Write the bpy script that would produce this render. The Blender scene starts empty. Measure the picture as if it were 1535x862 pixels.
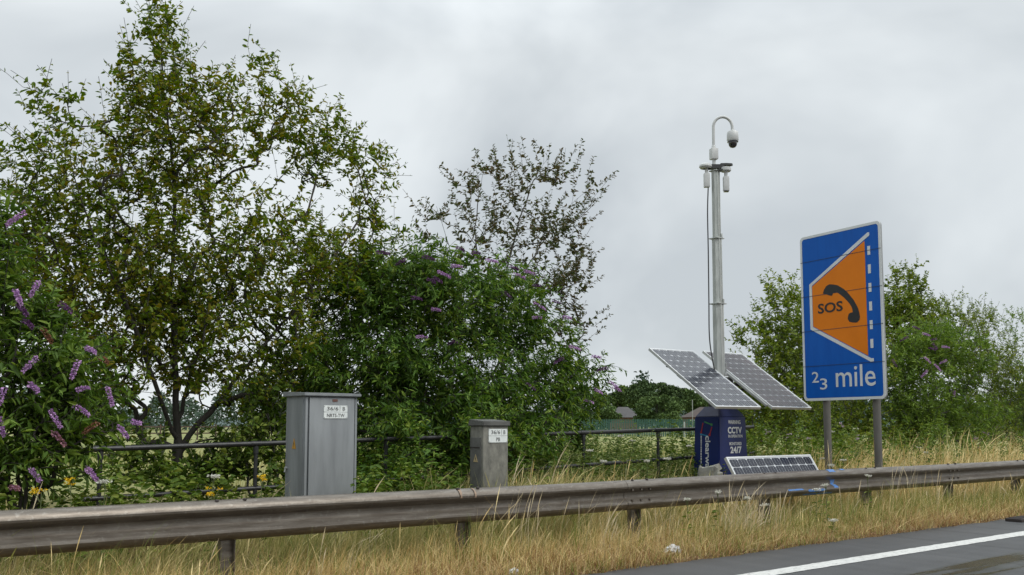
import bpy, bmesh, math, random
import numpy as np
from mathutils import Vector, Matrix
R = math.radians
random.seed(7); RNG = np.random.default_rng(7)
scene = bpy.context.scene
COL = scene.collection

# ------------------------------------------------------------------ camera, sky, sun, exposure
# world axes: X runs along the road (to the right), Y away from the road, Z up; the eye is 1.3 m above the road
F, PITCH, YAW = 1400.0, R(5), math.atan2(.616, .788)
SHIFT = 207 - F*math.tan(PITCH)
cam = bpy.data.cameras.new('camera'); camo = bpy.data.objects.new('camera', cam); COL.objects.link(camo)
cam.sensor_width = 36; cam.lens = F/1535*36; cam.shift_y = SHIFT/1535
cam.clip_start = .1; cam.clip_end = 6000
camo.location = (0, 0, 1.3); camo.rotation_euler = (R(90)+PITCH, 0, -YAW)
scene.camera = camo

SUN_EL, SUN_AZ = R(50), R(160)        # azimuth clockwise from +Y: behind the camera, to the right
world = bpy.data.worlds.new('World'); scene.world = world; world.use_nodes = True
wn, wl = world.node_tree.nodes, world.node_tree.links
wn.clear()
sky = wn.new('ShaderNodeTexSky'); sky.sky_type = 'NISHITA'; sky.sun_disc = False
sky.sun_elevation = SUN_EL; sky.sun_rotation = SUN_AZ
bg1 = wn.new('ShaderNodeBackground'); bg1.inputs['Strength'].default_value = .08
wl.new(sky.outputs[0], bg1.inputs['Color'])
tc = wn.new('ShaderNodeTexCoord')
mp = wn.new('ShaderNodeMapping'); mp.inputs['Scale'].default_value = (1.0, 1.0, 1.35); mp.inputs['Location'].default_value = (.55, .3, .1)
wl.new(tc.outputs['Generated'], mp.inputs['Vector'])
n1 = wn.new('ShaderNodeTexNoise'); n1.inputs['Scale'].default_value = 2.3; n1.inputs['Detail'].default_value = 5
n1.inputs['Roughness'].default_value = .5; n1.inputs['Distortion'].default_value = .35
wl.new(mp.outputs[0], n1.inputs['Vector'])
cr = wn.new('ShaderNodeValToRGB')
cr.color_ramp.elements[0].position = .395; cr.color_ramp.elements[0].color = (.455, .491, .517, 1)
cr.color_ramp.elements[1].position = .585; cr.color_ramp.elements[1].color = (.645, .682, .70, 1)
wl.new(n1.outputs['Fac'], cr.inputs[0])
bg2 = wn.new('ShaderNodeBackground'); bg2.inputs['Strength'].default_value = 1.42
wl.new(cr.outputs[0], bg2.inputs['Color'])
wsep = wn.new('ShaderNodeSeparateXYZ'); wl.new(tc.outputs['Generated'], wsep.inputs[0])
wmr = wn.new('ShaderNodeMapRange'); wmr.inputs[1].default_value = .38; wmr.inputs[2].default_value = 1.0
wmr.inputs[3].default_value = 1.19; wmr.inputs[4].default_value = 3.6      # an overcast dome is brighter overhead
wl.new(wsep.outputs['Z'], wmr.inputs[0]); wl.new(wmr.outputs[0], bg2.inputs['Strength'])
mx = wn.new('ShaderNodeMixShader'); mx.inputs[0].default_value = .93
wl.new(bg1.outputs[0], mx.inputs[1]); wl.new(bg2.outputs[0], mx.inputs[2])
wo = wn.new('ShaderNodeOutputWorld'); wl.new(mx.outputs[0], wo.inputs['Surface'])

sun = bpy.data.lights.new('sun', 'SUN'); sun.energy = 1.5; sun.angle = R(25); sun.color = (1, .96, .9)
suno = bpy.data.objects.new('sun', sun); COL.objects.link(suno)
suno.rotation_euler = (R(90)-SUN_EL, 0, math.pi-SUN_AZ)
suno.location = (20, -30, 40)
vs = scene.view_settings
vs.view_transform = 'Standard'; vs.look = 'None'; vs.exposure = 0.14; vs.gamma = 1; vs.use_curve_mapping = False

# ------------------------------------------------------------------ measuring helpers (photo pixel -> point in the place)
_f0 = np.array([math.sin(YAW), math.cos(YAW), 0]); _rt = np.array([math.cos(YAW), -math.sin(YAW), 0]); _u0 = np.array([0, 0, 1.])
_fw = _f0*math.cos(PITCH)+_u0*math.sin(PITCH); _up = _u0*math.cos(PITCH)-_f0*math.sin(PITCH)
EYE = np.array([0, 0, 1.3])
def ray(px, py): return _rt*((px-767.5)/F)+_up*((431-py+SHIFT)/F)+_fw
def at_n(px, py, n): d = ray(px, py); return EYE+d*(n/d[1])
def at_Z(px, py, Z): d = ray(px, py); return EYE+d*(Z/(d@_f0))
def at_z(px, py, z): d = ray(px, py); return EYE+d*((z-1.3)/d[2])
def depth(p): return float((np.asarray(p)-EYE)@_f0)

# ------------------------------------------------------------------ object helpers
def tag(o, label=None, cat=None, group=None, kind=None):
    if label: o['label'] = label
    if cat: o['category'] = cat
    if group: o['group'] = group
    if kind: o['kind'] = kind
    return o
def empty(name, loc, label, cat, group=None):
    o = bpy.data.objects.new(name, None); o.location = loc; o.empty_display_size = .2
    COL.objects.link(o); tag(o, label, cat, group); return o
def finish(name, me, mat, parent=None, smooth=35):
    if mat is not None:
        for m in (mat if isinstance(mat, (list, tuple)) else [mat]): me.materials.append(m)
    if smooth and len(me.polygons):
        me.polygons.foreach_set('use_smooth', [True]*len(me.polygons))
        me.set_sharp_from_angle(angle=R(smooth))
    me.update()
    o = bpy.data.objects.new(name, me); COL.objects.link(o)
    if parent is not None:
        bpy_loc = Vector(parent.location)
        o.parent = parent
        # geometry is written in world metres; shift it into the parent's frame
        p = parent
        off = Vector((0, 0, 0))
        while p is not None: off += p.location; p = p.parent
        me.transform(Matrix.Translation(-off))
    return o
def build(name, bm, mat, parent=None, smooth=35):
    bmesh.ops.recalc_face_normals(bm, faces=bm.faces)
    me = bpy.data.meshes.new(name); bm.to_mesh(me); bm.free()
    return finish(name, me, mat, parent, smooth)
def np_mesh(name, V, Q, mat, parent=None, smooth=0):
    me = bpy.data.meshes.new(name)
    V = np.ascontiguousarray(V, dtype=np.float32); Q = np.ascontiguousarray(Q, dtype=np.int32)
    k = Q.shape[1]
    me.vertices.add(len(V)); me.vertices.foreach_set('co', V.ravel())
    me.loops.add(Q.size); me.loops.foreach_set('vertex_index', Q.ravel())
    me.polygons.add(len(Q)); me.polygons.foreach_set('loop_start', np.arange(0, Q.size, k, dtype=np.int32))
    me.update(calc_edges=True)
    return finish(name, me, mat, parent, smooth)

def box(bm, c, s, bev=0., rot=None, seg=2):
    r = bmesh.ops.create_cube(bm, size=1.0)
    M = Matrix.Translation(Vector(c)) @ (rot.to_4x4() if rot is not None else Matrix()) @ Matrix.Diagonal((s[0], s[1], s[2], 1))
    bmesh.ops.transform(bm, matrix=M, verts=r['verts'])
    if bev > 0:
        es = list({e for v in r['verts'] for e in v.link_edges})
        bmesh.ops.bevel(bm, geom=es, offset=bev, segments=seg, affect='EDGES', profile=.6)
def tube(bm, pts, rad, sides=12, cap=True):
    pts = [Vector(p) for p in pts]; n = len(pts)
    rads = rad if isinstance(rad, (list, tuple)) else [rad]*n
    rings = []; prev = None
    for i, p in enumerate(pts):
        t = (pts[min(i+1, n-1)]-pts[max(i-1, 0)]).normalized()
        if prev is None:
            a = Vector((0, 0, 1)) if abs(t.z) < .9 else Vector((1, 0, 0))
            u = t.cross(a).normalized()
        else:
            u = (prev-t*prev.dot(t)).normalized()
        prev = u; v = t.cross(u)
        rings.append([bm.verts.new(p+(u*math.cos(2*math.pi*k/sides)+v*math.sin(2*math.pi*k/sides))*rads[i]) for k in range(sides)])
    for i in range(n-1):
        for k in range(sides):
            bm.faces.new((rings[i][k], rings[i][(k+1) % sides], rings[i+1][(k+1) % sides], rings[i+1][k]))
    if cap:
        bm.faces.new(rings[0][::-1]); bm.faces.new(rings[-1])
def lathe(bm, c, prof, sides=24, axis=None):
    rings = []
    c = Vector(c)
    for r, z in prof:
        rings.append([bm.verts.new(c+Vector((r*math.cos(2*math.pi*k/sides), r*math.sin(2*math.pi*k/sides), z))) for k in range(sides)])
    for i in range(len(rings)-1):
        for k in range(sides):
            bm.faces.new((rings[i][k], rings[i][(k+1) % sides], rings[i+1][(k+1) % sides], rings[i+1][k]))
    bm.faces.new(rings[0][::-1]); bm.faces.new(rings[-1])
def hexa(bm, P):      # eight corners: bottom ring then top ring
    v = [bm.verts.new(Vector(p)) for p in P]
    for f in ((3, 2, 1, 0), (4, 5, 6, 7), (0, 1, 5, 4), (1, 2, 6, 5), (2, 3, 7, 6), (3, 0, 4, 7)): bm.faces.new([v[i] for i in f])
class Frame:          # a flat face in the place: origin, right, up; z = out of the face
    def __init__(s, o, r, u):
        s.o = Vector(o); s.r = Vector(r).normalized(); s.u = Vector(u).normalized(); s.n = s.r.cross(s.u)
    def p(s, x, y, z=0): return s.o+s.r*x+s.u*y+s.n*z
def poly(bm, fr, pts, z0, z1):
    top = [bm.verts.new(fr.p(x, y, z1)) for x, y in pts]; bot = [bm.verts.new(fr.p(x, y, z0)) for x, y in pts]
    bm.faces.new(top); bm.faces.new(bot[::-1])
    n = len(pts)
    for i in range(n): bm.faces.new((bot[i], bot[(i+1) % n], top[(i+1) % n], top[i]))
def rrect(w, h, r, k=6, cx=0, cy=0):
    o = []
    for sx, sy, a0 in ((1, 1, 0), (-1, 1, 90), (-1, -1, 180), (1, -1, 270)):
        for i in range(k+1):
            a = R(a0+90*i/k); o.append((cx+sx*(w/2-r)+r*math.cos(a), cy+sy*(h/2-r)+r*math.sin(a)))
    return o
def stroke(bm, fr, pts, w, z0, z1):
    for (x0, y0), (x1, y1) in zip(pts[:-1], pts[1:]):
        d = Vector((x1-x0, y1-y0)).normalized(); nx, ny = -d.y*w/2, d.x*w/2
        poly(bm, fr, [(x0+nx, y0+ny), (x0-nx, y0-ny), (x1-nx, y1-ny), (x1+nx, y1+ny)], z0, z1)
def text(name, body, fr, x0, y0, x1, y1, z, mat, parent, bold=0.0, thick=.001, keep=False):
    cu = bpy.data.curves.new('lettering', 'FONT'); cu.body = body; cu.size = 1; cu.offset = bold; cu.extrude = .01
    cu.resolution_u = 3
    ob = bpy.data.objects.new('lettering_source', cu); COL.objects.link(ob)
    dg = bpy.context.evaluated_depsgraph_get()
    me = bpy.data.meshes.new_from_object(ob.evaluated_get(dg)); COL.objects.unlink(ob); bpy.data.objects.remove(ob)
    v = np.zeros(len(me.vertices)*3); me.vertices.foreach_get('co', v); v = v.reshape(-1, 3)
    lo, hi = v.min(0), v.max(0)
    q = (v-lo)/(hi-lo)
    X = x0+q[:, 0]*(x1-x0); Y = y0+q[:, 1]*(y1-y0); Zz = z+q[:, 2]*thick
    W = np.array(fr.o)[None]+X[:, None]*np.array(fr.r)+Y[:, None]*np.array(fr.u)+Zz[:, None]*np.array(fr.n)
    me.vertices.foreach_set('co', W.ravel().astype(np.float32)); me.materials.clear()
    return finish(name, me, mat, parent, 0)

# ------------------------------------------------------------------ materials
def new_mat(name):
    m = bpy.data.materials.new(name); m.use_nodes = True
    return m, m.node_tree.nodes, m.node_tree.links, m.node_tree.nodes['Principled BSDF']
def ramp(n, stops):
    r = n.new('ShaderNodeValToRGB'); e = r.color_ramp.elements
    while len(e) < len(stops): e.new(.5)
    for i, (p, c) in enumerate(stops): e[i].position = p; e[i].color = (*c, 1)
    return r
def mat(name, c1, c2=None, rough=.6, metal=0., scale=8., stretch=(1, 1, 1), bump=0., bscale=60., lo=.35, hi=.65, spec=.5, coat=0.):
    m, n, l, b = new_mat(name)
    b.inputs['Roughness'].default_value = rough; b.inputs['Metallic'].default_value = metal
    b.inputs['Specular IOR Level'].default_value = spec; b.inputs['Coat Weight'].default_value = coat; b.inputs['Coat Roughness'].default_value = .06
    t = n.new('ShaderNodeNewGeometry'); mpn = n.new('ShaderNodeMapping'); mpn.inputs['Scale'].default_value = stretch
    l.new(t.outputs['Position'], mpn.inputs['Vector'])
    if c2 is None: c2 = tuple(x*.82 for x in c1)
    ns = n.new('ShaderNodeTexNoise'); ns.inputs['Scale'].default_value = scale; ns.inputs['Detail'].default_value = 6; ns.inputs['Roughness'].default_value = .6
    l.new(mpn.outputs[0], ns.inputs['Vector'])
    r = ramp(n, [(lo, c2), (hi, c1)]); l.new(ns.outputs['Fac'], r.inputs[0]); l.new(r.outputs[0], b.inputs['Base Color'])
    if bump:
        nb = n.new('ShaderNodeTexNoise'); nb.inputs['Scale'].default_value = bscale; nb.inputs['Detail'].default_value = 4
        l.new(mpn.outputs[0], nb.inputs['Vector'])
        bp = n.new('ShaderNodeBump'); bp.inputs['Strength'].default_value = bump; bp.inputs['Distance'].default_value = .01
        l.new(nb.outputs['Fac'], bp.inputs['Height']); l.new(bp.outputs[0], b.inputs['Normal'])
    return m
def leaf_mat(name, cols, trans=.3, rough=.5, pscale=1.1, pmix=.5, spec=.18):
    """cols: list of leaf colours; each leaf takes one at random, shifted by clump"""
    m, n, l, b = new_mat(name)
    g = n.new('ShaderNodeNewGeometry')
    ns = n.new('ShaderNodeTexNoise'); ns.inputs['Scale'].default_value = pscale; ns.inputs['Detail'].default_value = 3
    l.new(g.outputs['Position'], ns.inputs['Vector'])
    a = n.new('ShaderNodeMath'); a.operation = 'MULTIPLY_ADD'; a.inputs[1].default_value = pmix*2.2; a.inputs[2].default_value = -pmix*1.1
    l.new(ns.outputs['Fac'], a.inputs[0])
    s = n.new('ShaderNodeMath'); s.operation = 'ADD'; s.use_clamp = True
    l.new(g.outputs['Random Per Island'], s.inputs[0]); l.new(a.outputs[0], s.inputs[1])
    k = len(cols); r = ramp(n, [(i/(k-1), c) for i, c in enumerate(cols)])
    l.new(s.outputs[0], r.inputs[0]); l.new(r.outputs[0], b.inputs['Base Color'])
    b.inputs['Roughness'].default_value = rough; b.inputs['Specular IOR Level'].default_value = spec
    if trans > 0:
        t = n.new('ShaderNodeBsdfTranslucent'); mxs = n.new('ShaderNodeMixShader'); mxs.inputs[0].default_value = trans
        hs = n.new('ShaderNodeHueSaturation'); hs.inputs['Value'].default_value = 1.3; hs.inputs['Saturation'].default_value = 1.1
        l.new(r.outputs[0], hs.inputs['Color']); l.new(hs.outputs[0], t.inputs['Color'])
        l.new(b.outputs[0], mxs.inputs[1]); l.new(t.outputs[0], mxs.inputs[2])
        l.new(mxs.outputs[0], n['Material Output'].inputs['Surface'])
    return m

M = {}
M['galv'] = mat('galvanised_steel', (.42, .43, .42), (.30, .31, .305), .5, .35, 5, (1, 1, .3), .05, 90)
M['mast'] = mat('mast_steel', (.48, .50, .475), (.33, .345, .325), .55, .25, 7, (3, 3, .5), .08, 90)
M['white_plastic'] = mat('white_plastic', (.52, .53, .52), (.44, .45, .44), .4, 0, 9)
M['black_metal'] = mat('black_metal', (.03, .03, .032), (.02, .02, .02), .5)
M['dark_dome'] = mat('dark_dome', (.012, .012, .014), None, .08, 0, 5, coat=1)
M['navy'] = mat('navy_panel', (.012, .024, .125), (.009, .018, .10), .38, 0, 3, (1, 1, .4), .03, 20, spec=.4)
M['navy_top'] = mat('navy_cap', (.022, .032, .11), (.014, .02, .08), .35, 0, 6)
M['sign_blue'] = mat('sign_blue', (.003, .100, .43), (.002, .075, .35), .42, 0, 3.5, (2.5, 2.5, .35), .03, 30, .25, .8, spec=.22)
M['sign_orange'] = mat('sign_orange', (.68, .19, .008), (.62, .168, .007), .4, 0, 2.2, spec=.2)
M['sign_white'] = mat('sign_white', (.60, .62, .62), (.54, .56, .56), .4, 0, 3)
M['sign_black'] = mat('sign_black', (.012, .012, .013), None, .45)
M['sign_back'] = mat('sign_back', (.30, .31, .31), (.24, .25, .25), .5, .3)
M['seam'] = mat('seam_dark', (.015, .03, .06), None, .7)  # thin dark strips along the plank joints
M['post_grey'] = mat('sign_post_grey', (.125, .118, .104), (.078, .073, .064), .65, .1, 6, (1, 1, .25), .1, 60)
M['letter_white'] = mat('letter_white', (.72, .73, .73), (.66, .67, .67), .5)
M['plate'] = mat('label_plate', (.72, .75, .73), (.62, .65, .64), .4, 0, 20)
M['ink'] = mat('label_ink', (.05, .055, .055), (.09, .09, .09), .6)
M['amber'] = mat('warning_amber', (.50, .25, .01), (.42, .2, .01), .5)
M['straw_sticker'] = mat('faded_sticker', (.42, .33, .18), (.32, .24, .12), .6)
M['cab_grey'] = mat('cabinet_grey', (.245, .26, .268), (.165, .176, .184), .55, .1, 2.6, (2.5, 2.5, .35), .04, 60, spec=.4)
M['pillar_grey'] = mat('pillar_grey', (.20, .195, .165), (.10, .098, .085), .75, 0, 14, (1, 1, .5), .25, 45)
M['pillar_dark'] = mat('pillar_lid_grey', (.10, .10, .092), (.065, .065, .06), .7, 0, 9, (1, 1, 1), .15, 45)
M['tube_black'] = mat('railing_paint', (.035, .036, .037), (.022, .022, .023), .42, .2, 10, (1, 1, 1), .15, 60)
M['cell'] = mat('solar_cell', (.018, .021, .034), (.012, .014, .023), .14, 0, 1.6, spec=.32)
M['cell_dark'] = mat('solar_cell_maroon_reflection', (.024, .013, .016), (.013, .010, .015), .14, 0, 1.6, spec=.16)  # dark maroon reflection on the second panel, put into the cell colour
M['backsheet'] = mat('backsheet', (.50, .52, .54), (.44, .46, .48), .3)
M['alu'] = mat('aluminium_frame', (.62, .63, .63), (.5, .51, .51), .4, .4, 6)
M['concrete'] = mat('concrete', (.27, .27, .24), (.17, .17, .15), .85, 0, 9, (1, 1, 1), .4, 40)
M['red'] = mat('logo_red', (.42, .03, .03)); M['green'] = mat('logo_green', (.06, .30, .08)); M['cyan'] = mat('logo_cyan', (.03, .25, .45))
M['blue_spray'] = mat('blue_spray_paint', (.03, .16, .48), (.10, .17, .30), .6, 0, 25)
M['orange_mark'] = mat('orange_scuff', (.30, .20, .13), (.20, .155, .12), .7, 0, 25)
M['bark'] = mat('bark_dark', (.045, .040, .032), (.022, .019, .016), .9, 0, 16, (1, 1, .3), .5, 40)
M['bark_grey'] = mat('bark_grey', (.10, .095, .085), (.055, .05, .045), .85, 0, 16, (1, 1, .3), .4, 40)
M['stem_green'] = mat('stem_green', (.10, .13, .04), (.07, .09, .03), .7)
M['rubber'] = mat('cable_black', (.02, .02, .02), None, .55)
M['litter'] = mat('litter_plastic', (.55, .57, .58), (.40, .41, .42), .4, 0, 20)
M['iron'] = mat('rusty_iron', (.045, .035, .032), (.028, .022, .02), .7, .2, 30, (1, 1, 1), .3, 60)
M['wood_brown'] = mat('fence_wood', (.10, .065, .045), (.06, .04, .03), .85)
M['palisade'] = mat('palisade_green', (.035, .105, .08), (.026, .08, .06), .5, 0, .4)
M['palisade_post'] = mat('palisade_pale_post', (.30, .34, .32), None, .5)
M['brick'] = mat('brick', (.19, .10, .07), (.13, .07, .05), .85, 0, 3)
M['roof_grey'] = mat('roof_slate', (.062, .059, .058), (.045, .042, .042), .8, 0, 1.2)
M['roof_brown'] = mat('roof_tile', (.060, .042, .035), (.042, .03, .026), .8, 0, 1.2)

# leaves
M['willow'] = leaf_mat('willow_leaf', [(0.063, 0.113, 0.011), (0.096, 0.155, 0.012), (0.126, 0.178, 0.013), (0.165, 0.183, 0.016), (0.206, 0.169, 0.019)], .32, .45, .9, .45)
M['dark_leaf'] = leaf_mat('buddleia_leaf', [(0.040, 0.083, 0.015), (0.059, 0.121, 0.019), (0.085, 0.162, 0.024), (0.124, 0.208, 0.030), (0.191, 0.261, 0.038)], .28, .5, 1.3, .55)
M['left_leaf'] = leaf_mat('buddleia_leaf_light', [(0.059, 0.111, 0.019), (0.083, 0.149, 0.023), (0.122, 0.199, 0.029), (0.185, 0.256, 0.037)], .28, .5, 1.3, .5)
M['brown_leaf'] = leaf_mat('bronze_leaf', [(.055, .082, .024), (.075, .088, .028), (.090, .080, .032), (.11, .078, .034)], .32, .45, 1.5, .3)
M['shrub_leaf'] = leaf_mat('shrub_leaf', [(0.069, 0.112, 0.015), (0.104, 0.159, 0.020), (0.143, 0.205, 0.026), (0.199, 0.254, 0.034), (0.259, 0.293, 0.044)], .3, .5, .7, .5)
M['shrub_pale'] = leaf_mat('shrub_leaf_pale', [(0.083, 0.147, 0.025), (0.120, 0.196, 0.032), (0.163, 0.251, 0.042), (0.217, 0.303, 0.053)], .3, .5, .7, .5)
M['weed_leaf'] = leaf_mat('weed_leaf', [(0.050, 0.092, 0.014), (0.080, 0.135, 0.019), (0.123, 0.185, 0.029), (0.197, 0.239, 0.044)], .3, .55, 1.5, .5)
M['weed_pale'] = leaf_mat('weed_leaf_pale', [(0.067, 0.111, 0.024), (0.098, 0.148, 0.034), (0.138, 0.180, 0.048), (0.188, 0.212, 0.069)], .3, .6, 1.5, .4)
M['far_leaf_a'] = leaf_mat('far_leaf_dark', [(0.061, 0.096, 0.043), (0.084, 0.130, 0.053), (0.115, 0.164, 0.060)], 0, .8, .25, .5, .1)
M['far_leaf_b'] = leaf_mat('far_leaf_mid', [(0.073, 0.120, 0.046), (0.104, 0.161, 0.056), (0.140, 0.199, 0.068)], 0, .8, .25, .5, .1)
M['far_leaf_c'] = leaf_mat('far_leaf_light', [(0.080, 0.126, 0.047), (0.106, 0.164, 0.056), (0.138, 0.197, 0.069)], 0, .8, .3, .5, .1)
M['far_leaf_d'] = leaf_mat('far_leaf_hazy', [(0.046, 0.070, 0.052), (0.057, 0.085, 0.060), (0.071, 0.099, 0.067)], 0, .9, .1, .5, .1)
M['straw'] = leaf_mat('straw_grass', [(0.359, 0.238, 0.086), (0.537, 0.387, 0.161), (0.672, 0.524, 0.249), (0.836, 0.689, 0.372)], .25, .6, 2.2, .4, .2)
M['rusty_grass'] = leaf_mat('rusty_grass', [(.18, .085, .038), (.27, .15, .065), (.38, .25, .12), (.48, .38, .21)], .2, .7, 1.6, .6, .2)
M['green_grass'] = leaf_mat('green_grass', [(0.105, 0.151, 0.030), (0.155, 0.208, 0.041), (0.211, 0.252, 0.059), (0.308, 0.287, 0.099)], .3, .6, 2, .5, .2)
M['pale_grass'] = leaf_mat('pale_plume_grass', [(0.460, 0.370, 0.220), (0.552, 0.459, 0.297), (0.632, 0.538, 0.374)], .25, .6, 2, .2, .2)
M['mid_grass'] = leaf_mat('olive_grass', [(0.154, 0.174, 0.050), (0.232, 0.239, 0.074), (0.347, 0.316, 0.123), (0.463, 0.386, 0.185)], .25, .6, 2, .4, .2)
M['purple'] = leaf_mat('buddleia_flower', [(0.328, 0.186, 0.381), (0.492, 0.297, 0.541), (0.676, 0.445, 0.683)], .2, .7, 3, .3, .2)
M['dark_purple'] = leaf_mat('buddleia_flower_dark', [(0.098, 0.042, 0.108), (0.156, 0.070, 0.168), (0.234, 0.119, 0.264)], .15, .7, 3, .3, .2)
M['pink'] = leaf_mat('buddleia_flower_fading', [(0.312, 0.156, 0.168), (0.384, 0.204, 0.228), (0.324, 0.168, 0.300)], .2, .7, 3, .3, .2)
M['rust_flower'] = leaf_mat('buddleia_flower_spent', [(.17, .085, .05), (.25, .12, .07), (.28, .15, .11)], .15, .7, 3, .3, .2)
M['white_flower'] = leaf_mat('white_petal', [(.50, .48, .40), (.60, .60, .54), (.66, .66, .60)], .2, .7, 3, .2, .2)
M['lilac_flower'] = leaf_mat('lilac_petal', [(.40, .30, .38), (.50, .40, .46), (.55, .48, .52)], .2, .7, 3, .2, .2)
M['yellow_flower'] = leaf_mat('yellow_petal', [(.55, .33, .01), (.65, .43, .015), (.70, .50, .03)], .2, .7, 3, .2, .2)
M['dead_leaf'] = leaf_mat('dead_leaf', [(.10, .05, .025), (.17, .09, .045), (.24, .15, .08), (.30, .24, .15)], .1, .8, 6, .4, .2)

def rail_mat():
    m, n, l, b = new_mat('barrier_steel')
    g = n.new('ShaderNodeNewGeometry'); mpn = n.new('ShaderNodeMapping'); mpn.inputs['Scale'].default_value = (.7, 5, 5)
    l.new(g.outputs['Position'], mpn.inputs['Vector'])
    ns = n.new('ShaderNodeTexNoise'); ns.inputs['Scale'].default_value = 5; ns.inputs['Detail'].default_value = 8; ns.inputs['Roughness'].default_value = .65
    l.new(mpn.outputs[0], ns.inputs['Vector'])
    r1 = ramp(n, [(.3, (.085, .070, .056)), (.52, (.14, .121, .10)), (.75, (.215, .195, .17))])
    l.new(ns.outputs['Fac'], r1.inputs[0])
    sp = n.new('ShaderNodeTexNoise'); sp.inputs['Scale'].default_value = 26; sp.inputs['Detail'].default_value = 4; l.new(g.outputs['Position'], sp.inputs['Vector'])
    r2 = ramp(n, [(.58, (0, 0, 0)), (.80, (.6, .6, .6))]); l.new(sp.outputs['Fac'], r2.inputs[0])
    mixc = n.new('ShaderNodeMix'); mixc.data_type = 'RGBA'; mixc.inputs[7].default_value = (.26, .245, .22, 1)
    l.new(r2.outputs[0], mixc.inputs[0]); l.new(r1.outputs[0], mixc.inputs[6])
    l.new(mixc.outputs[2], b.inputs['Base Color'])
    b.inputs['Metallic'].default_value = .55; b.inputs['Roughness'].default_value = .40
    bp = n.new('ShaderNodeBump'); bp.inputs['Strength'].default_value = .15; bp.inputs['Distance'].default_value = .01
    l.new(sp.outputs['Fac'], bp.inputs['Height']); l.new(bp.outputs[0], b.inputs['Normal'])
    return m
M['barrier'] = rail_mat()

def road_mat():
    m, n, l, b = new_mat('asphalt')
    g = n.new('ShaderNodeNewGeometry')
    def noise(scale, det, stretch=(1, 1, 1), rough=.6):
        mpn = n.new('ShaderNodeMapping'); mpn.inputs['Scale'].default_value = stretch; l.new(g.outputs['Position'], mpn.inputs['Vector'])
        q = n.new('ShaderNodeTexNoise'); q.inputs['Scale'].default_value = scale; q.inputs['Detail'].default_value = det; q.inputs['Roughness'].default_value = rough
        l.new(mpn.outputs[0], q.inputs['Vector']); return q
    big = noise(.9, 5, (.35, 1.6, 1)); fine = noise(75, 4, (1, 1, 1), .7); mid = noise(9, 4, (.7, 1.3, 1))
    r1 = ramp(n, [(.3, (.050, .051, .053)), (.7, (.088, .089, .091))]); l.new(big.outputs['Fac'], r1.inputs[0])
    r2 = ramp(n, [(.30, (.40, .40, .40)), (.46, (.95, .95, .95)), (.62, (1.1, 1.1, 1.1)), (.74, (2.4, 2.35, 2.25))]); l.new(fine.outputs['Fac'], r2.inputs[0])
    mu = n.new('ShaderNodeMix'); mu.data_type = 'RGBA'; mu.blend_type = 'MULTIPLY'; mu.inputs[0].default_value = 1
    l.new(r1.outputs[0], mu.inputs[6]); l.new(r2.outputs[0], mu.inputs[7])
    # wet film in the lane (a darker, shiny area with a ragged edge)
    sep = n.new('ShaderNodeSeparateXYZ'); l.new(g.outputs['Position'], sep.inputs[0])
    mr = n.new('ShaderNodeMapRange'); mr.inputs[1].default_value = 4.95; mr.inputs[2].default_value = 4.35; l.new(sep.outputs['Y'], mr.inputs[0])
    wetn = noise(1.5, 6, (.25, 2.6, 1), .55)
    ad = n.new('ShaderNodeMath'); ad.operation = 'MULTIPLY'; l.new(mr.outputs[0], ad.inputs[0]); l.new(wetn.outputs['Fac'], ad.inputs[1])
    wr = ramp(n, [(.36, (0, 0, 0)), (.52, (1, 1, 1))]); l.new(ad.outputs[0], wr.inputs[0])
    dk = n.new('ShaderNodeMix'); dk.data_type = 'RGBA'; l.new(wr.outputs[0], dk.inputs[0]); l.new(mu.outputs[2], dk.inputs[6]); dk.inputs[7].default_value = (.030, .032, .033, 1)
    l.new(dk.outputs[2], b.inputs['Base Color'])
    rr = n.new('ShaderNodeMapRange'); rr.inputs[3].default_value = .62; rr.inputs[4].default_value = .22; l.new(wr.outputs[0], rr.inputs[0]); l.new(rr.outputs[0], b.inputs['Roughness'])
    bp = n.new('ShaderNodeBump'); bp.inputs['Strength'].default_value = .5; bp.inputs['Distance'].default_value = .006
    l.new(fine.outputs['Fac'], bp.inputs['Height']); l.new(bp.outputs[0], b.inputs['Normal'])
    return m
M['asphalt'] = road_mat()
def line_mat():
    m, n, l, b = new_mat('road_paint')
    g = n.new('ShaderNodeNewGeometry'); q = n.new('ShaderNodeTexNoise'); q.inputs['Scale'].default_value = 16; q.inputs['Detail'].default_value = 9; q.inputs['Roughness'].default_value = .75
    l.new(g.outputs['Position'], q.inputs['Vector'])
    r = ramp(n, [(.33, (.13, .13, .125)), (.43, (.44, .44, .42)), (.68, (.62, .62, .59))]); l.new(q.outputs['Fac'], r.inputs[0]); l.new(r.outputs[0], b.inputs['Base Color'])
    b.inputs['Roughness'].default_value = .55; return m
M['road_paint'] = line_mat()
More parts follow.
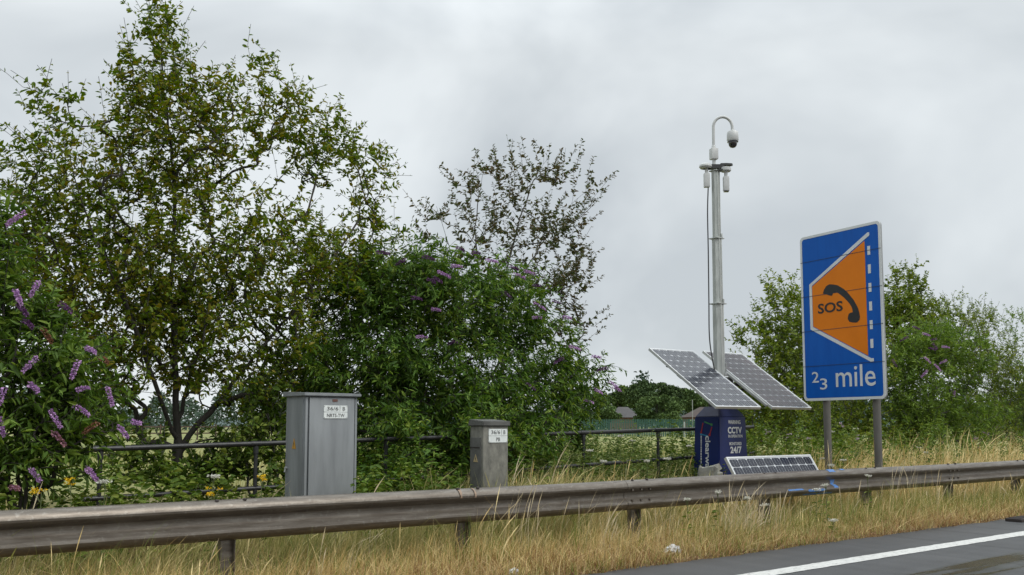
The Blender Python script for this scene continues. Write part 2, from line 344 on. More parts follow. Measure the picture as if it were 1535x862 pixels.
def ground_mat():
    m, n, l, b = new_mat('verge_and_field')
    g = n.new('ShaderNodeNewGeometry')
    q = n.new('ShaderNodeTexNoise'); q.inputs['Scale'].default_value = .12; q.inputs['Detail'].default_value = 9; q.inputs['Roughness'].default_value = .65
    l.new(g.outputs['Position'], q.inputs['Vector'])
    r = ramp(n, [(.35, (.13, .16, .055)), (.5, (.20, .21, .085)), (.68, (.27, .25, .12))]); l.new(q.outputs['Fac'], r.inputs[0])
    q2 = n.new('ShaderNodeTexNoise'); q2.inputs['Scale'].default_value = 14; q2.inputs['Detail'].default_value = 6; l.new(g.outputs['Position'], q2.inputs['Vector'])
    r2 = ramp(n, [(.34, (.055, .04, .024)), (.5, (.13, .085, .04)), (.7, (.22, .16, .08))]); l.new(q2.outputs['Fac'], r2.inputs[0])
    sep = n.new('ShaderNodeSeparateXYZ'); l.new(g.outputs['Position'], sep.inputs[0])
    mr = n.new('ShaderNodeMapRange'); mr.inputs[1].default_value = 9.; mr.inputs[2].default_value = 22.; l.new(sep.outputs['Y'], mr.inputs[0])
    mx_ = n.new('ShaderNodeMix'); mx_.data_type = 'RGBA'; l.new(mr.outputs[0], mx_.inputs[0]); l.new(r2.outputs[0], mx_.inputs[6]); l.new(r.outputs[0], mx_.inputs[7])
    l.new(mx_.outputs[2], b.inputs['Base Color']); b.inputs['Roughness'].default_value = .95; b.inputs['Specular IOR Level'].default_value = .1
    return m
M['ground'] = ground_mat()

# ------------------------------------------------------------------ ground, road, line
def sstep(a, b, x): t = np.clip((x-a)/(b-a), 0, 1); return t*t*(3-2*t)
def hgt(s, n):
    s = np.asarray(s, float); n = np.asarray(n, float)
    h = -.06+.08*sstep(6.05, 6.3, n)+.04*sstep(6.4, 7.2, n)+.16*sstep(7.2, 9.2, n)*sstep(-6, 12, s+2)
    h = h-.14*sstep(12, 22, n)*sstep(-6, 12, s+2)
    w = sstep(6.2, 6.8, n)*(1-sstep(18, 30, n))
    h = h+w*.03*(np.sin(s*1.7+n*.9)+np.sin(s*.63-n*2.1+1))*.6
    return h
sg = np.concatenate([np.array([-2500, -1200, -600, -300, -150, -80, -40]), np.arange(-20, 45, .3), np.array([50, 60, 80, 110, 150, 200, 300, 500, 900, 1600, 3000])])
ng = np.concatenate([np.array([-800, -300, -100, -40, -14]), np.array([0, 5.5]), np.arange(6.0, 24, .15), np.array([26, 30, 40, 60, 90, 130, 200, 320, 600, 1100, 2000, 3500])])
S_, N_ = np.meshgrid(sg, ng, indexing='ij')
V = np.stack([S_, N_, hgt(S_, N_)], -1).reshape(-1, 3)
a_, b_ = len(sg), len(ng); idx = np.arange(a_*b_).reshape(a_, b_)
Q = np.stack([idx[:-1, :-1], idx[1:, :-1], idx[1:, 1:], idx[:-1, 1:]], -1).reshape(-1, 4)
o = np_mesh('ground', V, Q, M['ground'], None, 60); tag(o, kind='structure')

# road with a ragged edge towards the grass
ss = np.arange(-40, 120, .08); edge = 6.16+.025*np.sin(ss*2.3)+.02*np.sin(ss*7.1+1)+.012*np.sin(ss*17)+RNG.normal(0, .008, len(ss))
edge[0] = edge[-1] = 6.15
V = np.concatenate([np.stack([ss, np.full_like(ss, -12), np.zeros_like(ss)], 1), np.stack([ss, edge, np.zeros_like(ss)], 1), np.stack([ss, edge+.01, np.full_like(ss, -.08)], 1)])
k = len(ss); i = np.arange(k-1)
Q = np.concatenate([np.stack([i, i+1, k+i+1, k+i], 1), np.stack([k+i, k+i+1, 2*k+i+1, 2*k+i], 1)])
o = np_mesh('road', V, Q, M['asphalt']); tag(o, kind='structure')
V = []; Qs = []
e0 = 5.11+RNG.normal(0, .004, k); e1 = 5.315+RNG.normal(0, .004, k)
V = np.concatenate([np.stack([ss, e0, np.full_like(ss, .004)], 1), np.stack([ss, e1, np.full_like(ss, .004)], 1)])
o = np_mesh('road_line', V, np.stack([i, i+1, k+i+1, k+i], 1), M['road_paint']); tag(o, kind='structure')

# ------------------------------------------------------------------ crash barrier
prof = [(.000, .148), (.008, .155), (.024, .153), (.045, .143), (.064, .126), (.077, .106), (.082, .090), (.079, .074), (.060, .058), (.030, .040), (.018, .026), (.015, .010)]
prof = prof+[(d, -z) for d, z in prof[::-1]]
BZ, BN = .577, 7.06           # beam mid height, plane of its back
def beam_dn(s): return .012*math.sin(s*.55+.6)+.006*math.sin(s*1.9)
def beam_dz(s): return .004*math.sin(s*.8)
def beam_mesh(bm, s0, s1, off=0.):
    st = np.arange(s0, s1+1e-6, .4); rings = []
    for s in st:
        back = [(d-.004, z) for d, z in prof]
        loop = prof+back[::-1]
        rings.append([bm.verts.new((s, BN-(d+off)+beam_dn(s), BZ+z+beam_dz(s))) for d, z in loop])
    m_ = len(rings[0])
    for a, b in zip(rings[:-1], rings[1:]):
        for q in range(m_): bm.faces.new((a[q], a[(q+1) % m_], b[(q+1) % m_], b[q]))
    h_ = len(prof)
    for rg in (rings[0], rings[-1]):
        for q in range(h_-1): bm.faces.new((rg[q], rg[q+1], rg[m_-2-q], rg[m_-1-q]))
barrier = empty('crash_barrier', (0, BN, 0), 'long weathered steel crash barrier running along the grass verge beside the road', 'crash barrier')
step = 2.22; first = .55
secs = [-13.0+6.66*i for i in range(13)]
for q, s0 in enumerate(secs):
    bm = bmesh.new(); beam_mesh(bm, s0, s0+6.8, .005 if q % 2 else 0.); build('beam', bm, M['barrier'], barrier, 25)
for q in range(-4, 26):
    s = first+step*q
    bm = bmesh.new()
    box(bm, (s, BN+.055, .27), (.10, .006, .86), .001); box(bm, (s-.047, BN+.085, .27), (.006, .054, .86), .001); box(bm, (s+.047, BN+.028, .27), (.006, .046, .86), .001)
    build('post', bm, M['barrier'], barrier)
    if -3 < q < 12:
        for ds in (-.12, .1):
            bm = bmesh.new(); lathe(bm, (s+ds, BN-.033+beam_dn(s), BZ+.153), [(.016, -.006), (.016, .004), (.010, .010)], 10)
            build('bolt', bm, M['iron'], barrier)
def beam_patch(bm, s0, s1, i0, i1, jit=.01):
    """a thin coat of paint following the beam's face between profile points i0..i1"""
    rows = []
    for s in np.linspace(s0, s1, 5):
        rows.append([bm.verts.new((s+random.uniform(-jit, jit), BN-prof[j][0]-.008+beam_dn(s), BZ+prof[j][1]+beam_dz(s)+(.002 if j < 6 else 0))) for j in range(i0, i1+1)])
    for a, b in zip(rows[:-1], rows[1:]):
        for j in range(len(a)-1): bm.faces.new((a[j], a[j+1], b[j+1], b[j]))
for s0 in secs[1:6]:
    for ds in (.07, .2, .33):
        for zz, dd in ((.055, .062), (-.055, .062)):
            bm = bmesh.new(); tube(bm, [(s0+ds, BN-dd+.004+beam_dn(s0), BZ+zz), (s0+ds, BN-dd-.022+beam_dn(s0), BZ+zz)], .011, 8); build('bolt', bm, M['barrier'], barrier)
for s0, s1, i0, i1 in ((10.15, 10.50, 16, 18), (10.05, 10.7, 19, 20), (10.72, 10.80, 10, 16), (10.62, 10.78, 1, 4), (9.75, 10.05, 15, 16), (10.9, 11.0, 1, 3)):
    bm = bmesh.new(); beam_patch(bm, s0, s1, i0, i1, .03); build('paint_mark', bm, M['blue_spray'], barrier, 0)
for s0, s1 in ((4.86, 4.885), (5.02, 5.035)):
    bm = bmesh.new(); beam_patch(bm, s0, s1, 1, 7, .006); build('paint_mark', bm, M['orange_mark'], barrier, 0)

# ------------------------------------------------------------------ tube railing
RN = 10.15
railing = empty('tube_railing', (6, RN, .2), 'dark painted two-rail steel tube railing behind the grey cabinets', 'railing')
def rz(s): return 1.044+(s-1.65)*.0200
def lz(s): return rz(s)-.50+max(0, s-5.5)*.008
st = list(np.linspace(-5, 2.54, 8))
bm = bmesh.new(); tube(bm, [(s, RN, rz(2.5)-.004) for s in st], .022, 12); build('top_rail', bm, M['tube_black'], railing)
st = list(np.linspace(2.46, 13.2, 30))
bm = bmesh.new(); tube(bm, [(s, RN, rz(s)) for s in st], .029, 12); build('top_rail', bm, M['tube_black'], railing)
bm = bmesh.new(); tube(bm, [(s, RN, lz(s)) for s in st], .026, 12); build('bottom_rail', bm, M['tube_black'], railing)
for s in (-2.4, -.75, .9, 2.6, 4.26, 5.95, 7.6, 9.26, 10.83, 12.5):
    bm = bmesh.new(); tube(bm, [(s, RN, -.1), (s, RN, rz(max(s, 1.5))-.02)], .023, 12)
    tube(bm, [(s-.06, RN, rz(max(s, 1.5))), (s+.06, RN, rz(max(s, 1.5)))], .033, 12)      # tee fitting
    tube(bm, [(s, RN, rz(max(s, 1.5))-.11), (s, RN, rz(max(s, 1.5))-.03)], .031, 12)
    build('post', bm, M['tube_black'], railing)

# ------------------------------------------------------------------ tall grey cabinet
def label_plate(fr, cx, cy, w, h, split, l1a, l1b, l2, l2box, parent):
    bm = bmesh.new(); poly(bm, fr, rrect(w, h*.505, .006, 3, cx, cy+h*.252), .0, .006); poly(bm, fr, rrect(w, h*.48, .006, 3, cx, cy-h*.262), .0, .006)
    pl = build('label_plate', bm, M['plate'], parent, 0)
    z = .0075
    text('lettering', l1a, fr, cx-w*.37, cy+h*.12, cx+w*.10, cy+h*.40, z, M['ink'], pl)
    text('lettering', l1b, fr, cx+w*.29, cy+h*.12, cx+w*.39, cy+h*.40, z, M['ink'], pl)
    bm = bmesh.new(); poly(bm, fr, [(cx+w*.17, cy+h*.05), (cx+w*.18, cy+h*.05), (cx+w*.18, cy+h*.46), (cx+w*.17, cy+h*.46)], .006, .0075); build('divider', bm, M['ink'], pl, 0)
    text('lettering', l2, fr, cx-w*l2box, cy-h*.40, cx+w*l2box, cy-h*.13, z, M['ink'], pl)
    for sx in (-1, 1):
        for sy in (-1, 1):
            bm = bmesh.new(); poly(bm, fr, rrect(.008, .008, .0039, 3, cx+sx*w*.475, cy+sy*h*.44), .006, .0085); build('rivet', bm, M['galv'], pl, 0)
cx0, cx1, cy0, cy1, cz0, cz1 = 3.965, 4.525, 8.3, 8.715, .05, 1.585
cab = empty('equipment_cabinet', ((cx0+cx1)/2, (cy0+cy1)/2, cz0), 'tall grey steel roadside cabinet with a sloping lid, larger of the two', 'cabinet')
bm = bmesh.new(); box(bm, ((cx0+cx1)/2, (cy0+cy1)/2+.004, (cz0+cz1)/2), (cx1-cx0, cy1-cy0-.008, cz1-cz0), .006); build('body', bm, M['cab_grey'], cab)
bm = bmesh.new()
box(bm, ((cx0+cx1)/2+.004, cy0-.008, (cz0+cz1)/2), (cx1-cx0-.075, .022, cz1-cz0-.03), .005); dr = build('door', bm, M['cab_grey'], cab)
for sx in (cx0+.014, cx1-.014):
    bm = bmesh.new(); box(bm, (sx, cy0-.004, (cz0+cz1)/2), (.024, .02, cz1-cz0-.02), .004); build('corner_trim', bm, M['cab_grey'], cab)
bm = bmesh.new()
x0, x1, y0, y1 = cx0-.028, cx1+.028, cy0-.045, cy1+.03
P = [(x0, y0, cz1), (x1, y0, cz1), (x1, y1, cz1), (x0, y1, cz1), (x0, y0, cz1+.030), (x1, y0, cz1+.030), (x1, y1, cz1+.050), (x0, y1, cz1+.050)]
hexa(bm, P); bmesh.ops.bevel(bm, geom=list(bm.edges), offset=.005, segments=2, affect='EDGES'); build('lid', bm, M['cab_grey'], cab)
frc = Frame(((cx0+cx1)/2, cy0-.019, 0), (1, 0, 0), (0, 0, 1))
label_plate(frc, .037, 1.433, .255, .125, 0, '36/6', 'B', 'NRTS-TW', .37, dr)
bm = bmesh.new(); poly(bm, frc, rrect(.055, .024, .004, 3, .03, 1.545), 0, .004); build('maker_badge', bm, mat('badge_brown', (.16, .075, .06), (.11, .05, .04)), dr, 0)
frs = Frame((cx0, (cy0+cy1)/2, 0), (0, -1, 0), (0, 0, 1))
bm = bmesh.new(); poly(bm, frs, [(-.04, 1.075), (.045, 1.075), (.002, 1.175)], .001, .004); wt = build('warning_triangle', bm, M['amber'], cab, 0)
bm = bmesh.new(); poly(bm, frs, [(.002, 1.15), (-.006, 1.118), (.002, 1.122), (-.002, 1.09), (.012, 1.128), (.004, 1.124)], .004, .006); build('bolt_symbol', bm, M['ink'], wt, 0)
bm = bmesh.new(); tube(bm, [frs.p(-.155, .885, 0), frs.p(-.155, .885, .028)], .014, 10); tube(bm, [frs.p(-.155, .885, .02), frs.p(-.155, .845, .03)], .008, 8); build('lock', bm, M['galv'], cab)
bm = bmesh.new(); poly(bm, frs, rrect(.36, 1.45, .004, 2, 0, .83), 0, .006); build('side_door', bm, M['cab_grey'], cab)
wt.location.x -= .007
for c in wt.children: pass

# ------------------------------------------------------------------ short pillar cabinet
px0, px1, py0, py1, pz0, pz1 = 6.015, 6.355, 8.2, 8.445, .05, 1.325
pil = empty('feeder_pillar', ((px0+px1)/2, (py0+py1)/2, pz0), 'short weathered concrete-grey pillar cabinet, smaller of the two cabinets', 'cabinet')
bm = bmesh.new(); box(bm, ((px0+px1)/2, (py0+py1)/2, (pz0+pz1)/2), (px1-px0, py1-py0, pz1-pz0), .012); pb = build('body', bm, M['pillar_grey'], pil)
bm = bmesh.new()
x0, x1, y0, y1 = px0-.02, px1+.02, py0-.022, py1+.022
hexa(bm, [(x0, y0, pz1-.03), (x1, y0, pz1-.03), (x1, y1, pz1-.03), (x0, y1, pz1-.03), (x0, y0, pz1+.022), (x1, y0, pz1+.022), (x1-.01, y1-.01, pz1+.045), (x0+.01, y1-.01, pz1+.045)])
bmesh.ops.bevel(bm, geom=list(bm.edges), offset=.008, segments=2, affect='EDGES'); build('lid', bm, M['pillar_dark'], pil)
bm = bmesh.new(); box(bm, (px0-.004, (py0+py1)/2+.01, .62), (.014, py1-py0-.05, 1.1), .004); sd = build('side_door', bm, M['pillar_dark'], pil)
frc = Frame(((px0+px1)/2, py0, 0), (1, 0, 0), (0, 0, 1))
label_plate(frc, .028, 1.19, .255, .147, 0, '36/6', 'B', 'PB', .10, pil)
frs = Frame((px0-.011, (py0+py1)/2+.01, 0), (0, -1, 0), (0, 0, 1))
bm = bmesh.new(); poly(bm, frs, [(-.03, .905), (.05, .905), (.01, .99)], .001, .004); wt2 = build('warning_triangle', bm, M['straw_sticker'], pil, 0)
bm = bmesh.new(); poly(bm, frs, [(.012, .97), (.0, .94), (.008, .943), (.004, .913), (.02, .947), (.012, .944)], .004, .006); build('bolt_symbol', bm, M['ink'], wt2, 0)
bm = bmesh.new(); poly(bm, frs, [(-.09, 1.06), (.08, 1.06), (.08, 1.068), (-.09, 1.068)], .001, .006); build('hasp', bm, M['iron'], pil, 0)

# ------------------------------------------------------------------ solar panels
def solar_panel(parent, c, yaw, tilt, w, l, nx, ny, cellmat, name='solar_panel'):
    """w along the horizontal edge, l up the slope"""
    rr = Vector((math.cos(yaw), math.sin(yaw), 0)); hh = Vector((-math.sin(yaw), math.cos(yaw), 0))
    fr = Frame(c, rr, hh*math.cos(tilt)+Vector((0, 0, 1))*math.sin(tilt))
    bm = bmesh.new(); poly(bm, fr, [(-w/2+.01, -l/2+.01), (w/2-.01, -l/2+.01), (w/2-.01, l/2-.01), (-w/2+.01, l/2-.01)], -.012, -.004)
    sp_ = build(name, bm, M['backsheet'], parent, 0)
    bm = bmesh.new(); fwid = .022
    for (a, b, c2, d) in ((-w/2, -l/2, w/2, -l/2+fwid), (-w/2, l/2-fwid, w/2, l/2), (-w/2, -l/2+fwid, -w/2+fwid, l/2-fwid), (w/2-fwid, -l/2+fwid, w/2, l/2-fwid)):
        poly(bm, fr, [(a, b), (c2, b), (c2, d), (a, d)], -.038, .003)
    build('frame', bm, M['alu'], sp_, 0)
    bm = bmesh.new(); gx = (w-2*fwid-.02)/nx; gy = (l-2*fwid-.02)/ny; g_ = .0048; ch = .017
    for ix in range(nx):
        for iy in range(ny):
            X0 = -w/2+fwid+.01+ix*gx+g_; X1 = X0+gx-2*g_; Y0 = -l/2+fwid+.01+iy*gy+g_; Y1 = Y0+gy-2*g_
            v = [bm.verts.new(fr.p(x, y, -.001)) for x, y in ((X0+ch, Y0), (X1-ch, Y0), (X1, Y0+ch), (X1, Y1-ch), (X1-ch, Y1), (X0+ch, Y1), (X0, Y1-ch), (X0, Y0+ch))]
            bm.faces.new(v)
    me = bpy.data.meshes.new('cells'); bm.to_mesh(me); bm.free(); finish('cells', me, cellmat, sp_, 0)
    bm = bmesh.new()
    for ix in range(nx):
        for t in (.33, .67):
            X = -w/2+fwid+.01+(ix+t)*gx
            v = [bm.verts.new(fr.p(x, y, .0004)) for x, y in ((X-.001, -l/2+fwid+.01), (X+.001, -l/2+fwid+.01), (X+.001, l/2-fwid-.01), (X-.001, l/2-fwid-.01))]
            bm.faces.new(v)
    me = bpy.data.meshes.new('busbar'); bm.to_mesh(me); bm.free(); finish('busbar', me, M['backsheet'], sp_, 0)
    return sp_, fr

# ------------------------------------------------------------------ solar CCTV tower
MX, MY = 11.85, 9.755
tower = empty('cctv_tower', (MX, MY, .15), 'tall mobile surveillance tower with a steel mast, domed camera and navy base cabinet', 'security tower')
# base cabinet: tapered, chamfered shoulders
def ringpts(w, d, z): return [(MX-w/2, MY-d/2, z), (MX+w/2, MY-d/2, z), (MX+w/2, MY+d/2, z), (MX-w/2, MY+d/2, z)]
bm = bmesh.new()
hexa(bm, ringpts(.735, .545, .12)+ringpts(.655, .49, 1.437)); bmesh.ops.bevel(bm, geom=list(bm.edges), offset=.012, segments=2, affect='EDGES'); bc = build('base_cabinet', bm, M['navy'], tower)
bm = bmesh.new()
hexa(bm, ringpts(.65, .485, 1.438)+ringpts(.40, .30, 1.60)); bmesh.ops.bevel(bm, geom=list(bm.edges), offset=.008, segments=2, affect='EDGES'); build('sloping_top', bm, M['navy_top'], bc)
bm = bmesh.new(); box(bm, (MX, MY, 1.63), (.30, .22, .06), .01); build('mast_foot', bm, M['black_metal'], tower)
# lettering on the front (facing the road) and left side
dxl = .5*(.735-.655)/1.295; tl = .5*(.545-.49)/1.295
frf = Frame((MX, MY-.545/2-.003, .12), (1, 0, 0), (0, tl, 1))
def T(body, cx, z0, z1, w, bold=.015, name='lettering'): text(name, body, frf, cx-w/2, z0-.12, cx+w/2, z1-.12, .001, M['letter_white'], bc, bold, .001)
T('WARNING', .04, 1.325, 1.385, .30, .02)
T('CCTV', .045, 1.175, 1.28, .345, .035)
T('IN OPERATION', .055, 1.112, 1.158, .345, .02)
T('MONITORED', .05, .992, 1.042, .30, .02)
T('24/7', .055, .865, .972, .275, .035)
frl = Frame((MX-.735/2-.003, MY, .12), (0, -1, 0), (dxl, 0, 1))
frv = Frame(frl.p(0, 0), -frl.u, frl.r)      # lettering that reads downwards
text('lettering', 'clearway', frv, -1.02, -.05, -.44, .08, .0015, M['letter_white'], bc, .02, .001)
bm = bmesh.new()
xs = -1.02
while xs < -.55:
    wv_ = random.uniform(.012, .04); poly(bm, frv, [(xs, -.115), (xs+wv_, -.115), (xs+wv_, -.095), (xs, -.095)], .0005, .0015); xs += wv_+.008
build('small_print', bm, M['letter_white'], bc, 0)
for pts, c in ((((-.07, 1.345), (-.105, 1.19)), 'red'), (((-.04, 1.36), (.105, 1.315)), 'green'), (((.11, 1.28), (.065, 1.155)), 'red'), (((-.11, 1.165), (.03, 1.135)), 'cyan')):
    bm = bmesh.new(); stroke(bm, frl, pts, .018, .0, .0015)
    (xa, ya), (xb, yb) = pts; e = (xa, ya) if c == 'cyan' else (xb, yb); poly(bm, frl, rrect(.035, .035, .005, 2, e[0], e[1]), .0016, .0022)
    for v in bm.verts: v.co -= frl.u*0.12
    build('emblem', bm, M[c], bc, 0)
# mast: three telescoping sections with collars
bm = bmesh.new()
def octo(bm, c, r, z0, z1, sides=8):
    rings = [[bm.verts.new((c[0]+r*1.08*math.cos(2*math.pi*(k+.5)/sides), c[1]+r*1.08*math.sin(2*math.pi*(k+.5)/sides), z)) for k in range(sides)] for z in (z0, z1)]
    for k in range(sides): bm.faces.new((rings[0][k], rings[0][(k+1) % sides], rings[1][(k+1) % sides], rings[1][k]))
    bm.faces.new(rings[0][::-1]); bm.faces.new(rings[1])
for z0, z1, r in ((1.6, 3.26, .084), (3.26, 4.33, .074), (4.33, 5.45, .062)):
    bm = bmesh.new(); octo(bm, (MX, MY), r, z0, z1)
    for a in (-1.9, -1.25): box(bm, (MX+(r+.002)*math.cos(a), MY+(r+.002)*math.sin(a), (z0+z1)/2), (.022, .014, z1-z0-.02), .003)
    build('mast', bm, M['mast'], tower, 20)
for z, r in ((3.26, .100), (4.33, .090), (5.45, .075)):
    bm = bmesh.new(); box(bm, (MX, MY, z), (2*r, 2*r, .016), .004); box(bm, (MX+.03, MY-r+.015, z+.03), (.028, .03, .09), .004); build('collar', bm, M['mast'], tower)
bm = bmesh.new(); box(bm, (MX+.07, MY-.08, 2.12), (.10, .05, .05), .008); box(bm, (MX+.085, MY-.07, 2.24), (.015, .015, .14), .003); build('latch', bm, M['galv'], tower)
# camera bracket, dark plates, sensor heads
bm = bmesh.new()
br = Frame((MX, MY, 5.53), (_rt[0], _rt[1], 0), (_f0[0], _f0[1], 0))
poly(bm, br, rrect(.36, .12, .05, 6, -.02, 0), -.045, .02); poly(bm, br, [(.08, -.05), (.17, -.06), (.26, -.045), (.285, -.01), (.25, .03), (.15, .05), (.08, .05)], .005, .04)
poly(bm, br, rrect(.22, .13, .05, 6, .09, -.02), -.085, -.066)
hb = build('head_bracket', bm, M['black_metal'], tower)
def P3(x, y, z): return tuple(br.p(x, y, z))
bm = bmesh.new(); lathe(bm, P3(-.165, -.03, -.045), [(.085, 0), (.105, .025), (.10, .055), (.07, .08), (.02, .088)], 20); build('lamp_head', bm, M['white_plastic'], tower, 40)
bm = bmesh.new(); lathe(bm, P3(.165, -.02, -.095), [(.075, 0), (.088, .015), (.088, .06), (.07, .07)], 20); build('lamp_head', bm, M['white_plastic'], tower, 40)
for x, zt, zb, tube_top in ((-.15, -.125, -.36, -.045), (.165, -.18, -.42, -.095)):
    ob_ = bmesh.new(); box(ob_, P3(x, -.03, (zt+zb)/2), (.095, .085, zt-zb), .014, Matrix.Rotation(-YAW, 3, 'Z')); dv = build('radio_unit', ob_, M['white_plastic'], tower)
    ob_ = bmesh.new(); tube(ob_, [P3(x, -.03, zt), P3(x, -.03, tube_top)], .028, 10); build('stem', ob_, M['white_plastic'], dv)
    if x > 0:
        ob_ = bmesh.new(); box(ob_, P3(x, -.03, zb-.006), (.08, .07, .02), .006, Matrix.Rotation(-YAW, 3, 'Z')); build('lens', ob_, M['dark_dome'], dv)
bm = bmesh.new(); tube(bm, [P3(-.02, 0, .02), P3(-.02, 0, .12)], .030, 12); build('stub', bm, M['white_plastic'], tower)
bm = bmesh.new(); box(bm, P3(-.02, 0, .205), (.115, .115, .185), .012, Matrix.Rotation(-YAW+.25, 3, 'Z')); build('junction_box', bm, M['white_plastic'], tower)
pts = [P3(-.02, 0, .29), P3(-.02, 0, .34)]+[P3(-.02, 0, .45), P3(-.018, 0, .60)]
R0 = .155
for a in np.linspace(180, 0, 13): pts.append(P3(-.018+R0+R0*math.cos(R(a)), 0, .66+R0*1.1*math.sin(R(a))))
pts.append(P3(-.018+2*R0+.004, 0, .60))
bm = bmesh.new(); tube(bm, pts, .024, 14); lathe(bm, P3(-.02, 0, .28), [(.032, 0), (.032, .06), (.026, .07)], 14); build('swan_neck', bm, M['white_plastic'], tower)
cc = P3(-.018+2*R0+.004, 0, 0)
bm = bmesh.new(); lathe(bm, (cc[0], cc[1], cc[2]+.44), [(.088, -.02), (.097, 0), (.092, .12), (.08, .14), (.035, .15), (.030, .18)], 24); cm = build('dome_camera', bm, M['white_plastic'], tower, 40)
bm = bmesh.new(); lathe(bm, (cc[0], cc[1], cc[2]+.42), [(.01, -.112), (.04, -.102), (.062, -.078), (.072, -.045), (.074, -.02), (.09, -.016), (.09, .0)], 24); build('dark_dome', bm, M['dark_dome'], cm, 40)
# cable hanging down the mast
c0 = Vector(P3(-.128, -.03, -.37)); pts = []
def PM(x, y, z): q = br.p(x, y, 0); return Vector((q.x, q.y, z))
tgt = [(c0, 0), (PM(-.148, -.04, 4.75), 0), (PM(-.150, -.05, 4.1), 0), (PM(-.155, -.05, 3.3), 0), (PM(-.160, -.06, 2.75), 0), (PM(-.135, -.09, 2.42), 0), (PM(-.085, -.12, 2.1), 0)]
bm = bmesh.new()
ctl = [t[0] for t in tgt]
for i in range(len(ctl)-1):
    p0, p1, p2, p3 = ctl[max(i-1, 0)], ctl[i], ctl[i+1], ctl[min(i+2, len(ctl)-1)]
    for t in np.linspace(0, 1, 9)[:-1]:
        pts.append(.5*((2*p1)+(p2-p0)*t+(2*p0-5*p1+4*p2-p3)*t*t+(3*p1-p0-3*p2+p3)*t**3))
pts.append(ctl[-1]); tube(bm, pts, .010, 8); build('cable', bm, M['rubber'], tower)
s1, f1 = solar_panel(tower, (11.229, 9.542, 2.047), -.037, .604, 1.0, 1.66, 6, 10, M['cell'])
s2, f2 = solar_panel(tower, (12.465, 9.50, 2.056), -.01, .610, 1.0, 1.66, 6, 10, M['cell_dark'])
bm = bmesh.new()
for fr_ in (f1, f2):
    for y in (-.38, .38): 
        a, b = fr_.p(-.46, y, -.055), fr_.p(.46, y, -.055)
        box(bm, (a+b)/2, (.92, .035, .03), .003, Matrix((fr_.r, fr_.u, fr_.n)).transposed())
tube(bm, [f1.p(.3, -.05, -.09), f2.p(-.3, -.05, -.09)], .03, 10)
tube(bm, [f1.p(-.05, .0, -.07), Vector((MX-.06, MY, 1.72))], .025, 10); tube(bm, [f2.p(.05, .0, -.07), Vector((MX+.06, MY, 1.72))], .025, 10)
box(bm, f1.p(-.30, .15, -.08), (.14, .11, .06), .008, Matrix((f1.r, f1.u, f1.n)).transposed())
box(bm, (MX, MY-.03, 2.02), (.30, .26, .10), .01); box(bm, (MX, MY-.02, 1.85), (.16, .16, .3), .01)
build('panel_bracket', bm, M['black_metal'], tower)
bm = bmesh.new(); a, b = f2.p(-.53, -.75, -.03), f2.p(-.53, .25, -.03); box(bm, (a+b)/2, (.03, 1.0, .04), .004, Matrix((f2.r, f2.u, f2.n)).transposed()); build('bracket_rail', bm, M['galv'], tower)

# detached panel leaning in the grass
gp = empty('solar_panel', (10.6, 7.95, .1), 'solar panel standing low in the grass between the navy cabinet and the barrier', 'solar panel')
a, b = at_n(1088, 685.5, 8.05), at_n(1214, 681, 8.05)
wd = float(np.linalg.norm(b-a)); tl_ = R(58); ln = .56
ctr = (a+b)/2; ctr = Vector((ctr[0], ctr[1]-math.cos(tl_)*ln/2, ctr[2]-math.sin(tl_)*ln/2))
gs, gf = solar_panel(gp, ctr, 0.0, tl_, wd, ln, 10, 4, M['cell'], 'glass_face')
bm = bmesh.new()
tube(bm, [gf.p(-wd*.25, .22, -.05), gf.p(-wd*.25, .305, -.12), gf.p(wd*.16, .305, -.12), gf.p(wd*.16, .22, -.05)], .022, 8)
box(bm, gf.p(-wd*.045, .31, -.14), (wd*.42, .05, .05), .005, Matrix((gf.r, gf.u, gf.n)).transposed())
build('mounting_bar', bm, M['alu'], gp)
for x in (-wd*.4, wd*.4):
    bm = bmesh.new(); tube(bm, [gf.p(x, .15, -.06), (gf.p(x, .15).x, gf.p(x, .15).y+.35, .05)], .02, 8); build('leg', bm, M['alu'], gp)

# concrete block by the cabinet
bm = bmesh.new(); p = at_n(1062, 704, 9.15); box(bm, (p[0], p[1], .5), (.36, .3, .42), .05, Matrix.Rotation(.5, 3, 'Z'), 2)
for v in bm.verts:
    if v.co.z > .6: v.co += Vector((random.uniform(-.05, .05), random.uniform(-.04, .04), random.uniform(-.09, .05)))
o = build('concrete_block', bm, M['concrete'], None, 30); tag(o, 'rough grey concrete ballast block at the foot of the navy cabinet', 'concrete block')
lowest = min(v.co.z for v in o.data.vertices)

# ------------------------------------------------------------------ SOS sign
SC = Vector((12.8, 8.145, 3.012)); yw = -1.71; W_, H_ = 1.55, 2.644
sign = empty('road_sign', (12.8, 8.145, .15), 'tall blue emergency telephone distance sign on two grey posts', 'road sign')
fs = Frame(SC, (math.cos(yw), math.sin(yw), 0), (0, 0, 1))
bm = bmesh.new(); poly(bm, fs, rrect(W_, H_, .07), -.03, -.0); pan = build('sign_panel', bm, M['sign_back'], sign)
seams = [.905, .343, -.216, -.775]
bm = bmesh.new(); poly(bm, fs, rrect(W_-.085, H_-.085, .045), .0, .004); build('blue_face', bm, M['sign_blue'], pan, 0)
bm = bmesh.new()
oo, ii = rrect(W_, H_, .07), rrect(W_-.08, H_-.08, .05)
vo = [[bm.verts.new(fs.p(x, y, z)) for x, y in oo] for z in (.0005, .006)]; vi = [[bm.verts.new(fs.p(x, y, z)) for x, y in ii] for z in (.0005, .006)]
kk = len(oo)
